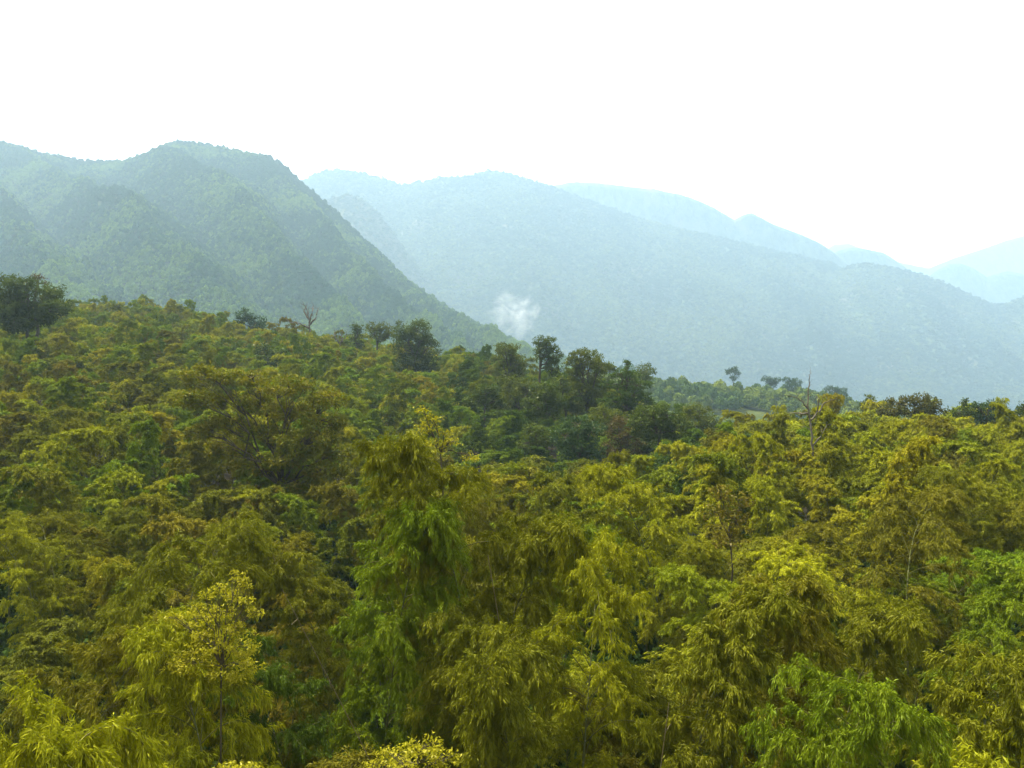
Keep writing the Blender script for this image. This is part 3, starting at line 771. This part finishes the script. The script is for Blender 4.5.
def dead_tree(seed, d, limbs, label, r0=0.16, twig=3, tl=0.5):
    """limbs: polylines of (column, row); the first is the trunk, starting at the bottom"""
    rng = np.random.default_rng(seed)
    sc = d / F_PX
    u0, v0 = limbs[0][0]
    fx = (u0 - 512) * sc
    gz = float(ground_z(fx, d))
    paths, rad = [], []
    for i, L in enumerate(limbs):
        p = np.array([[(u - 512) * sc - fx, 0, (HORIZON - v) * sc - gz] for u, v in L])
        if i: p[1:, 1] = np.cumsum(rng.normal(0, 1.2 * sc * 4, len(p) - 1))
        if i == 0: p = np.concatenate([[[0, 0, -0.3]], p])
        n = (len(p) - 1) * 4 + 1
        q = np.stack([np.interp(np.linspace(0, len(p) - 1, n), np.arange(len(p)), p[:, k]) for k in range(3)], -1)
        q[1:-1] += rng.normal(0, 0.35 * sc, (n - 2, 3))
        ra = r0 if i == 0 else r0 * 0.62
        paths.append(q); rad.append(np.linspace(ra, ra * 0.28, n))
        if twig:
            for k in range(n // 2 if i == 0 else 2, n, max(1, 5 - twig)):
                dr = norm(rng.normal(size=3) + np.array([0, 0, 0.9]))
                e = q[k] + dr * tl * rng.uniform(0.4, 1.3)
                tp = curve(q[k], e, 0.05, rng, 5, 0.1); paths.append(tp); rad.append(np.linspace(ra * 0.22, ra * 0.06, 5))
                e2 = tp[3] + norm(rng.normal(size=3) + np.array([0, 0, 0.5])) * tl * 0.5
                paths.append(curve(tp[2], e2, 0.05, rng, 4, 0.1)); rad.append(np.linspace(ra * 0.12, ra * 0.05, 4))
    V, Q = tubes(paths, rad, 6)
    o = obj('dead_tree', mesh_np('dead_tree', V, quads=Q, mats=[M_DEAD], smooth=True), loc=(fx, d, gz))
    tag(o, label, 'dead tree', 'bare dead trees')
    SPOTS.append((fx, d, 1.0))
    CLEAR.append((u0 - 14, u0 + 14, d, v0 - 34))
    return o

dead_tree(61, 50, [[(812, 478), (813, 455), (811, 430), (808, 405), (808, 392), (810, 376)], [(809, 410), (803, 403), (796, 397), (784, 395)], [(811, 420), (819, 412), (819, 400), (817, 396)],
                   [(819, 412), (825, 402), (834, 399)], [(812, 446), (820, 436), (826, 425)], [(808, 413), (800, 413), (793, 413)]],
          'bare dead tree with crooked arms standing out of the yellow-green bamboo at right', r0=0.085, twig=2, tl=0.7)
dead_tree(62, 150, [[(310, 362), (310, 340), (309, 322), (306, 308)], [(309, 328), (301, 324), (289, 322)], [(309, 322), (313, 312), (312, 305)], [(309, 325), (317, 318), (319, 309)], [(308, 318), (303, 311), (305, 304)]],
          'grey dead tree with a forked top on the left crest', r0=0.30, twig=3, tl=1.2)
dead_tree(63, 152, [[(340, 356), (340, 346), (341, 334)], [(340, 344), (336, 338), (334, 332)], [(340, 342), (345, 336), (346, 331)]],
          'small twiggy dead tree right of the forked grey one', r0=0.2, twig=3, tl=1.3)

def bare_culm(u0, v0, u1, v1, d, label, r=0.018):
    a = px(u0, v0, d); b = px(u1, v1, d)          # b is the lower end seen; run on to the ground
    dr = (b - a) / max(a[2] - b[2], 1e-6)
    foot = b.copy()
    for k in range(400):
        foot = foot + dr * 0.05
        if foot[2] < float(ground_z(foot[0], foot[1])): break
    loc = foot.copy()
    t = np.linspace(0, 1, 24)[:, None]
    P = (a - foot) * t
    bend = np.sin(t[:, 0] * np.pi) * 0.35
    P[:, 0] += bend * 0.6; P[:, 1] += bend * 0.5
    rng = np.random.default_rng(int(u0))
    paths = [P]; rad = [np.linspace(r, r * 0.4, 24)]
    for k in range(16, 23, 2):
        e = P[k] + norm(rng.normal(size=3) + np.array([0, 0, 0.6])) * 0.18
        paths.append(curve(P[k], e, 0.05, rng, 4, 0.08)); rad.append(np.linspace(0.007, 0.003, 4))
    V, Q = tubes(paths, rad, 7)
    o = obj('dry_bamboo_stem', mesh_np('dry_bamboo_stem', V, quads=Q, mats=[M_CULM_DRY], smooth=True), loc=tuple(loc))
    tag(o, label, 'bamboo stem', 'bare dry bamboo stems')
bare_culm(488, 555, 499, 652, 17.5, 'bare tan bamboo stem showing below the head of the tallest central bamboo')
bare_culm(283, 588, 322, 674, 14.5, 'thin leafless bamboo stem leaning left beside the yellow-leaved young tree', 0.013)
bare_culm(668, 700, 656, 766, 12.5, 'short length of bare bamboo stem at the bottom edge right of the centre', 0.013)

# ------------------------------------------------------------------ the rest of the bamboo: a loose stand over the whole hillside
def hex_points(spacing, jitter, ymin, ymax, half, seed):
    rng = np.random.default_rng(seed)
    pts = []
    ny = int((ymax - ymin) / (spacing * 0.866))
    for r in range(ny):
        y = ymin + r * spacing * 0.866
        w_ = half(y)
        n = int(2 * w_ / spacing)
        x = (np.arange(n) - n / 2 + (0.5 if r % 2 else 0)) * spacing
        p = np.stack([x, np.full(n, y)], -1) + rng.uniform(-jitter, jitter, (n, 2))
        pts.append(p)
    return np.concatenate(pts)

cand = hex_points(3.05, 1.1, 9.0, 235.0, lambda y: 0.74 * y + 8, 5)
rngF = np.random.default_rng(9)
nC = len(cand)
c_rot = rngF.uniform(0, 2 * np.pi, nC); c_var = rngF.integers(0, 1000, nC); c_s = rngF.uniform(0.85, 1.35, nC); c_h = rngF.normal(0, 1, nC); c_c = rngF.random(nC)
keep = np.ones(nC, bool)
for (sx_, sy_, sr) in SPOTS:
    keep &= (cand[:, 0] - sx_) ** 2 + (cand[:, 1] - sy_) ** 2 > sr ** 2
c_z = canopy(cand[:, 0], cand[:, 1])
c_u = 512 + F_PX * cand[:, 0] / cand[:, 1]
c_d = cand[:, 1]
low = np.interp(c_d, [9, 18, 30, 45, 60], [2.2, 1.6, 0.9, 0.2, 0.0])       # around the big ones in front the filling stays lower
c_top = c_z - low + c_h * np.interp(c_d, [9, 40, 100], [0.5, 0.9, 1.15])
for (ua, ub, dd, row) in CLEAR:
    hit = (c_u > ua) & (c_u < ub) & (c_d < dd + 2) & (c_d > dd - 26)
    c_top = np.where(hit, np.minimum(c_top, (HORIZON - row) / F_PX * c_d - 0.2), c_top)
c_gz = ground_z(cand[:, 0], cand[:, 1])
keep &= c_top - c_gz > 3.2
c_row = HORIZON - F_PX * c_top / c_d
keep &= (c_u > -160) & (c_u < 1184)
keep &= ~((c_d < 24) & ((np.arange(nC) * 7919) % 100 < 62)) & ~((c_d < 17) & (c_u > 230) & (c_u < 740)) & ~((c_d < 42) & ((np.arange(nC) * 7919) % 100 < 22))         # the front ones stand well apart
patch = fbm(cand[:, 0] / 14, cand[:, 1] / 14, 71, 3)

def colour_of(i):
    u, d, r, pz = c_u[i], c_d[i], c_c[i], patch[i]
    right = np.clip((u - 600) / 120, 0, 1) * (1 if d < 125 else 0.3)
    hollow = 1.0 if (450 < u < 720 and 58 < d < 175) else 0.0
    q = r * 0.6 + pz * 0.4
    if hollow:
        return 'deep green' if q < 0.42 else 'fresh green' if q < 0.66 else 'olive' if q < 0.8 else 'brownish'
    if right > r * 0.8 + 0.1:
        return 'yellow-green' if q < 0.60 else 'olive' if q < 0.72 else 'brownish' if q < 0.78 else 'fresh green'
    if d > 60:
        return 'fresh green' if q < 0.44 else 'yellow-green' if q < 0.67 else 'olive' if q < 0.76 else 'brownish'
    return 'fresh green' if q < 0.33 else 'olive' if q < 0.58 else 'yellow-green' if q < 0.68 else 'brownish'

VISIBLE = [35,36,37,39,40,46,47,52,61,63,64,66,67,68,69,78,79,80,82,83,84,85,86,87,95,97,98,99,101,102,103,104,113,114,116,117,118,119,121,122,123,132,133,134,135,136,137,138,139,140,141,142,143,144,145,153,154,155,156,157,158,160,161,162,163,164,165,175,176,177,179,180,181,184,185,186,187,188,198,199,200,201,202,203,206,208,209,210,211,212,224,225,226,227,228,232,233,234,235,236,238,249,250,251,252,253,254,255,257,258,260,261,262,263,264,265,266,274,276,277,280,282,284,288,289,290,292,304,305,306,307,308,310,316,318,319,320,321,323,324,336,337,338,339,340,347,348,349,350,351,352,366,368,369,370,373,379,380,383,385,387,396,397,398,400,409,413,414,419,438,447,451,454,466,467,469,475,484,488,502,504,506,543,548,579,580,582,583,594,596,618,620,622,623,632,640,660,663,664,670,674,681,702,704,705,712,722,747,748,749,750,756,757,758,761,763,796,799,802,804,806,837,850,851,853,854,855,862,865,884,885,887,888,899,902,903,936,940,945,950,952,985,995,996,1000,1001,1003,1021,1041,1096,1099,1100,1102,1105,1148,1149,1159,1164,1202,1203,1213,1216,1260,1262,1265,1274,1327,1332,1336,1385,1515,1628,1635,1697,1765,2505]      # the ones that show largest
idx = np.nonzero(keep)[0]
if VISIBLE is None:
    single = [i for i in idx if -40 < c_u[i] < 1064 and c_d[i] > 11][:300 - len(HEROES)]
else:
    single = [i for i in VISIBLE if keep[i]]
single_set = set(int(i) for i in single)
def jit(c, i):
    rr = np.random.default_rng(int(i) + 5)
    k = rr.normal(1, 0.10); h = rr.normal(0, 0.07)
    return [c[0] * k * (1 + h), c[1] * k, c[2] * k]
# every bamboo is told apart by its colour and by where it stands from the nearest thing one can find in the picture
MARKS = [
    (462, 470, 'the tallest central bamboo'), (385, 560, 'the leaning fresh-green bamboo'), (585, 590, 'the round-headed yellow-green bamboo'), (185, 560, 'the broad dark olive bamboo'),
    (228, 600, 'the yellow-leaved young tree'), (45, 710, 'the bottom-left domed bamboo'), (805, 670, 'the domed bright-green bamboo'), (655, 490, 'the feathery yellow-green bamboo'),
    (905, 520, 'the large brownish bamboo'), (990, 490, 'the dark layered bamboo'), (1010, 660, 'the bottom-right bright bamboo'), (765, 580, 'the fine-sprayed brownish bamboo'),
    (690, 610, 'the tall narrow bamboo'), (435, 425, 'the yellow-leaved tree top'), (410, 755, 'the bright yellow shrub'), (728, 515, 'the rusty young tree'),
    (30, 302, 'the big left-edge evergreen'), (250, 320, 'the small blue-green tree'), (270, 355, 'the low dark left tree'), (412, 348, 'the tall round tree'), (378, 332, 'the umbrella-shaped tree'),
    (510, 362, 'the olive rounded tree'), (547, 355, 'the double-headed tree'), (587, 385, 'the massive grey-green tree'), (628, 392, 'the pine-like tree'), (660, 420, 'the low wide dark tree'),
    (577, 440, 'the blue-green hollow tree'), (621, 440, 'the reddish-brown tree'), (700, 420, 'the olive knoll tree'), (270, 415, 'the broad rust-tinged tree'), (912, 405, 'the wide brownish tree'),
    (985, 412, 'the rounded right-edge tree'), (811, 410, 'the crooked dead tree'), (308, 325, 'the forked dead tree'), (495, 600, 'the bare tan stem'), (38, 535, 'the left-edge domed bamboo')]
NUMW = ['', 'one', 'two', 'three', 'four', 'five', 'six', 'seven', 'eight', 'nine', 'ten', 'eleven', 'twelve']
ORDW = ['', 'first', 'second', 'third', 'fourth', 'fifth', 'sixth', 'seventh', 'eighth', 'ninth', 'tenth', 'eleventh', 'twelfth']
SECT = ['right of', 'upper right of', 'above', 'upper left of', 'left of', 'lower left of', 'below', 'lower right of']
def seen_at(i):
    return c_u[i], HORIZON - F_PX * (c_top[i] - 1.0) / c_d[i]
bins = {}
for i in single:
    i = int(i)
    u_, v_ = seen_at(i)
    k = min(range(len(MARKS)), key=lambda q: (MARKS[q][0] - u_) ** 2 + (MARKS[q][1] - v_) ** 2)
    du, dv = u_ - MARKS[k][0], MARKS[k][1] - v_
    dist = math.hypot(du, dv)
    far = 'just ' if dist < 55 else '' if dist < 120 else 'well '
    sec = int(round(math.atan2(dv, du) / (math.pi / 4))) % 8
    bins.setdefault((colour_of(i), far + SECT[sec], MARKS[k][2]), []).append(i)
LABEL = {}
for (cn, where, mark), L in bins.items():
    L = sorted(L, key=lambda i: c_u[i])
    spread_u = max(c_u[i] for i in L) - min(c_u[i] for i in L)
    vs_ = {i: seen_at(i)[1] for i in L}
    spread_v = max(vs_.values()) - min(vs_.values())
    if spread_v > spread_u:
        L = sorted(L, key=lambda i: vs_[i]); first, last, side = 'topmost', 'lowest', 'top'
    else:
        first, last, side = 'leftmost', 'rightmost', 'left'
    n_ = len(L)
    for q, i in enumerate(L):
        if n_ == 1: LABEL[i] = '%s bamboo %s %s' % (cn, where, mark)
        else:
            head = first if q == 0 else last if q == n_ - 1 else '%s from %s' % (ORDW[q + 1], side)
            LABEL[i] = '%s of %s %s bamboos %s %s' % (head, NUMW[n_], cn, where, mark)
for i in single:
    i = int(i)
    cn = colour_of(i); t1, t2 = COLN[cn]
    kit = NEAR[c_var[i] % 6] if c_d[i] < 34 else MID[c_var[i] % 5]
    place_bamboo(kit, cand[i, 0], cand[i, 1], c_gz[i], c_rot[i], c_s[i], max(0.5, (c_top[i] - c_gz[i]) / 9.5), jit(t1, i), jit(t2, i), LABEL[i])

# ---- masses no one could count: one object each, leafy models set on the points of a mesh
def scatter(name, P, rot, scl, var, t1, t2, meshes):
    me = bpy.data.meshes.new(name)
    N = len(P)
    me.vertices.add(N); me.vertices.foreach_set('co', np.asarray(P, np.float32).ravel())
    a = me.attributes.new('turn', 'FLOAT_VECTOR', 'POINT'); a.data.foreach_set('vector', np.asarray(rot, np.float32).ravel())
    a = me.attributes.new('size', 'FLOAT_VECTOR', 'POINT'); a.data.foreach_set('vector', np.asarray(scl, np.float32).ravel())
    a = me.attributes.new('variant', 'INT', 'POINT'); a.data.foreach_set('value', np.asarray(var, np.int32))
    for nm, t in (('tint', t1), ('tint2', t2)):
        a = me.attributes.new(nm, 'FLOAT_COLOR', 'POINT')
        a.data.foreach_set('color', np.concatenate([np.asarray(t, np.float32), np.ones((N, 1), np.float32)], 1).ravel())
    o = obj(name, me)
    g = bpy.data.node_groups.new(name, 'GeometryNodeTree')
    g.interface.new_socket('Geometry', in_out='INPUT', socket_type='NodeSocketGeometry')
    g.interface.new_socket('Geometry', in_out='OUTPUT', socket_type='NodeSocketGeometry')
    gi = g.nodes.new('NodeGroupInput'); go = g.nodes.new('NodeGroupOutput')
    jn = g.nodes.new('GeometryNodeJoinGeometry')
    def attr(nm, ty):
        x = g.nodes.new('GeometryNodeInputNamedAttribute'); x.data_type = ty; x.inputs['Name'].default_value = nm
        return next(s for s in x.outputs if s.enabled and s.name == 'Attribute')
    ro, sc, va = attr('turn', 'FLOAT_VECTOR'), attr('size', 'FLOAT_VECTOR'), attr('variant', 'INT')
    for k, mesh in enumerate(meshes):
        proto = bpy.data.objects.new(name + '_model', mesh)
        oi = g.nodes.new('GeometryNodeObjectInfo'); oi.inputs['Object'].default_value = proto; oi.inputs['As Instance'].default_value = False
        cp = g.nodes.new('FunctionNodeCompare'); cp.data_type = 'INT'; cp.operation = 'EQUAL'
        ins = [s for s in cp.inputs if s.type == 'INT']
        g.links.new(va, ins[0]); ins[1].default_value = k
        ip = g.nodes.new('GeometryNodeInstanceOnPoints')
        g.links.new(gi.outputs[0], ip.inputs['Points']); g.links.new(cp.outputs[0], ip.inputs['Selection'])
        g.links.new(oi.outputs['Geometry'], ip.inputs['Instance'])
        g.links.new(ro, ip.inputs['Rotation']); g.links.new(sc, ip.inputs['Scale'])
        g.links.new(ip.outputs[0], jn.inputs[0])
    g.links.new(jn.outputs[0], go.inputs[0])
    md = o.modifiers.new('scatter', 'NODES'); md.node_group = g
    return o

rest = [int(i) for i in idx if int(i) not in single_set and c_d[i] > 26]
T1 = []; T2 = []; SC = []; VA = []; PP = []
for i in rest:
    cn = colour_of(i); t1, t2 = COLN[cn]
    T1.append(jit(t1, i)); T2.append(jit(t2, i))
    SC.append((c_s[i], c_s[i], max(0.5, (c_top[i] - c_gz[i]) / 9.5)))
    PP.append((cand[i, 0], cand[i, 1], c_gz[i])); VA.append(c_var[i] % 5 if c_d[i] > 60 else 5 + c_var[i] % 3)
ROT = np.zeros((len(rest), 3)); ROT[:, 2] = c_rot[rest]
o = scatter('bamboo_forest', PP, ROT, SC, VA, T1, T2, FARM + MIDJ)
tag(o, 'mass of feathery bamboo covering the farther hillside', 'bamboo forest', kind='stuff')

# ---- woods on the far knoll and on the near mountain
def clump_mesh(name, seed, n=90, leaf=0.55):
    """a small rounded crown of leafy faces on a unit radius"""
    rng = np.random.default_rng(seed)
    d = norm(rng.normal(size=(n, 3))); d[:, 2] = np.abs(d[:, 2]) * 1.2 - 0.35
    P = d * rng.uniform(0.65, 1.0, (n, 1))
    nr = norm(d + rng.normal(size=(n, 3)) * 0.45)
    a = norm(np.cross(nr, rng.normal(size=(n, 3)))); b = np.cross(nr, a)
    l = leaf * rng.uniform(0.6, 1.2, (n, 1))
    V = np.stack([P - a * l * .5, P - b * l * .4, P + a * l * .5, P + b * l * .4], 1).reshape(-1, 3)
    V[:, 2] += 0.9
    return mesh_np(name, V, quads=np.arange(n * 4).reshape(-1, 4), mats=[M_FAR], attrs={'leafvar': np.repeat(rng.random(n), 4)})
BLOBS = [clump_mesh('far_crown', 900 + k) for k in range(4)]

def sample_grid(X, Y, Z, N, seed):
    """points spread evenly over a slope's surface"""
    rng = np.random.default_rng(seed)
    A = np.abs((X[1:, 1:] - X[:-1, :-1]) * (Y[1:, :-1] - Y[:-1, 1:])) + 0.0
    A = A * (1 + 0.6 * np.abs(Z[1:, 1:] - Z[:-1, 1:]) / (np.abs(Y[1:, 1:] - Y[:-1, 1:]) + 1))
    p = A.ravel() / A.sum()
    k = rng.choice(len(p), N, p=p)
    i, j = np.divmod(k, A.shape[1])
    f = rng.random(N); g = rng.random(N)
    def bl(M): return (M[i, j] * (1 - f) + M[i + 1, j] * f) * (1 - g) + (M[i, j + 1] * (1 - f) + M[i + 1, j + 1] * f) * g
    return bl(X), bl(Y), bl(Z), rng

X, Y, Z, rng = sample_grid(*mA, 150000, 4)
u = 512 + F_PX * X / Y
ok = (u > -120) & (u < 700)
X, Y, Z = X[ok], Y[ok], Z[ok]; N = len(X)
s = 1.1 + 1.3 * rng.random(N) + 1.7 * rng.random(N) ** 6
pz = fbm(X / 90, Y / 90, 12, 3); pz2 = fbm(X / 20, Y / 20, 19, 2)
lowv = np.clip(1 - Z / 110.0, 0, 1)
mixv = np.clip((pz - 0.40) * 2.2 + (pz2 - 0.5) * 0.9 + 0.45 * lowv + rng.normal(0, 0.27, N), 0, 1)[:, None]
t1 = np.array([[0.018, 0.044, 0.012]]) * (1 - mixv) + np.array([[0.074, 0.120, 0.012]]) * mixv
rot = np.zeros((N, 3)); rot[:, 2] = rng.uniform(0, 6.28, N)
o = scatter('mountain_forest', np.stack([X, Y, Z - 0.4 * s], -1), rot, np.stack([s, s, s * rng.uniform(0.9, 1.7, N)], -1), rng.integers(0, 4, N), t1, t1 * 1.5, BLOBS)
tag(o, 'unbroken forest covering the near mountain slopes', 'forest', kind='stuff')

for nm_, (grid_, n_, sd_) in {'distant_forest': (mC, 95000, 14), 'distant_forest.001': (mD, 34000, 15), 'distant_forest.002': (mR, 22000, 16)}.items():
    X, Y, Z, rng = sample_grid(*grid_, n_, sd_)
    u = 512 + F_PX * X / Y
    ok = (u > 180) & (u < 1110)
    X, Y, Z = X[ok], Y[ok], Z[ok]; N = len(X)
    s = (2.4 if sd_ < 16 else 1.4) + 2.2 * rng.random(N) + 3.0 * rng.random(N) ** 6
    mixv = np.clip((fbm(X / 150, Y / 150, 12, 3) - 0.35) * 2.0 + rng.normal(0, 0.3, N), 0, 1)[:, None]
    t1 = np.array([[0.018, 0.036, 0.012]]) * (1 - mixv) + np.array([[0.075, 0.092, 0.020]]) * mixv
    rot = np.zeros((N, 3)); rot[:, 2] = rng.uniform(0, 6.28, N)
    o = scatter('distant_forest', np.stack([X, Y, Z - 0.4 * s], -1), rot, np.stack([s, s, s * rng.uniform(0.6, 1.1, N)], -1), rng.integers(0, 4, N), t1, t1 * 1.5, BLOBS)
    tag(o, {14: 'hazy forest covering the big far ridge', 15: 'hazy forest covering the lower far ridge at right', 16: 'scrubby forest on the pale spur behind the near mountain'}[sd_], 'forest', kind='stuff')

# far knoll beyond the valley
kn_u = np.linspace(560, 960, 90); kn_t = np.linspace(0, 1, 40)
kn_top = ipl([560, 640, 690, 730, 770, 810, 850, 900, 960], [372, 376, 380, 385, 388, 392, 400, 412, 430])(kn_u)
Dk = 380.0
Uk = kn_u[None, :]; Tk = np.concatenate([kn_t, np.linspace(1.1, 2.0, 8)])[:, None]
Yk = 270 + (Dk - 270) * Tk + 0 * Uk
Xk = (Uk - 512) / F_PX * (0.5 * Dk + 0.5 * Yk)
zt = ((HORIZON - kn_top) / F_PX * Dk - 5.0)[None, :]
Zk = np.where(Tk <= 1, -32 + (zt + 32) * np.sin(np.clip(Tk, 0, 1) * np.pi / 2) ** 0.9, zt - (Tk - 1) * 60) + 3 * (fbm(Xk / 25, Yk / 25, 88, 3) - 0.5)
tag(obj('hillside', grid_mesh('hillside', Xk, Yk, Zk, [noise_material('knoll_grass', (0.03, 0.045, 0.010), (0.055, 0.065, 0.016), 0.06, bump=0.3)])), kind='structure')
kX, kY, kZ, rng = sample_grid(Xk, Yk, Zk, 3800, 6)
u = 512 + F_PX * kX / kY; v = HORIZON - F_PX * kZ / kY
clear = ((u - 745) / 34) ** 2 + ((v - 419) / 8) ** 2 < 1
kX, kY, kZ = kX[~clear], kY[~clear], kZ[~clear]; N = len(kX)
s = rng.uniform(1.5, 3.2, N)
mixv = np.clip((fbm(kX / 22, kY / 22, 15, 3) - 0.3) * 2.0 + rng.normal(0, 0.2, N), 0, 1)[:, None]
t1 = np.array([[0.036, 0.062, 0.012]]) * (1 - mixv) + np.array([[0.105, 0.130, 0.012]]) * mixv
rot = np.zeros((N, 3)); rot[:, 2] = rng.uniform(0, 6.28, N)
BLOB2 = [clump_mesh('knoll_crown', 950 + k, n=260, leaf=0.32) for k in range(4)]
o = scatter('knoll_forest', np.stack([kX, kY, kZ - 0.3 * s], -1), rot, np.stack([s, s, s * rng.uniform(1.0, 1.6, N)], -1), rng.integers(0, 4, N), t1, t1 * 1.4, BLOB2)
tag(o, 'hazy bamboo and scrub covering the far knoll', 'forest', kind='stuff')

# ferns and low scrub on the forest floor under the front bamboo
rng = np.random.default_rng(31)
uy = 6 + 62 * rng.random(5200) ** 0.7
ux = (rng.random(5200) * 2 - 1) * (0.72 * uy + 5)
s = rng.uniform(0.45, 1.3, 5200)
t1 = np.array([[0.022, 0.040, 0.005]]) * rng.uniform(0.6, 1.5, (5200, 1))
rot = np.zeros((5200, 3)); rot[:, 2] = rng.uniform(0, 6.28, 5200)
o = scatter('undergrowth', np.stack([ux, uy, ground_z(ux, uy) - 0.2], -1), rot, np.stack([s, s, s * 1.3], -1), rng.integers(0, 4, 5200), t1, t1 * 1.5, BLOB2)
tag(o, 'dark fern undergrowth on the forest floor beneath the bamboo', 'undergrowth', kind='stuff')

_gz0 = ground_z
def knoll_z(x, y):
    i = int(np.clip(np.searchsorted(kn_u, 512 + F_PX * x / Dk), 0, len(kn_u) - 1))
    return zt[0, i] - 0.5
for q, (f, lobes, tn, lab) in enumerate(ridge_lobes):
    ground_z = lambda x, y: knoll_z(x, y)
    broadleaf('broadleaf_tree', 70 + q, Dk - 4, lobes, f, *tn, lab, 'tree', RT, leaf=0.8, clump=1.0)
ground_z = _gz0
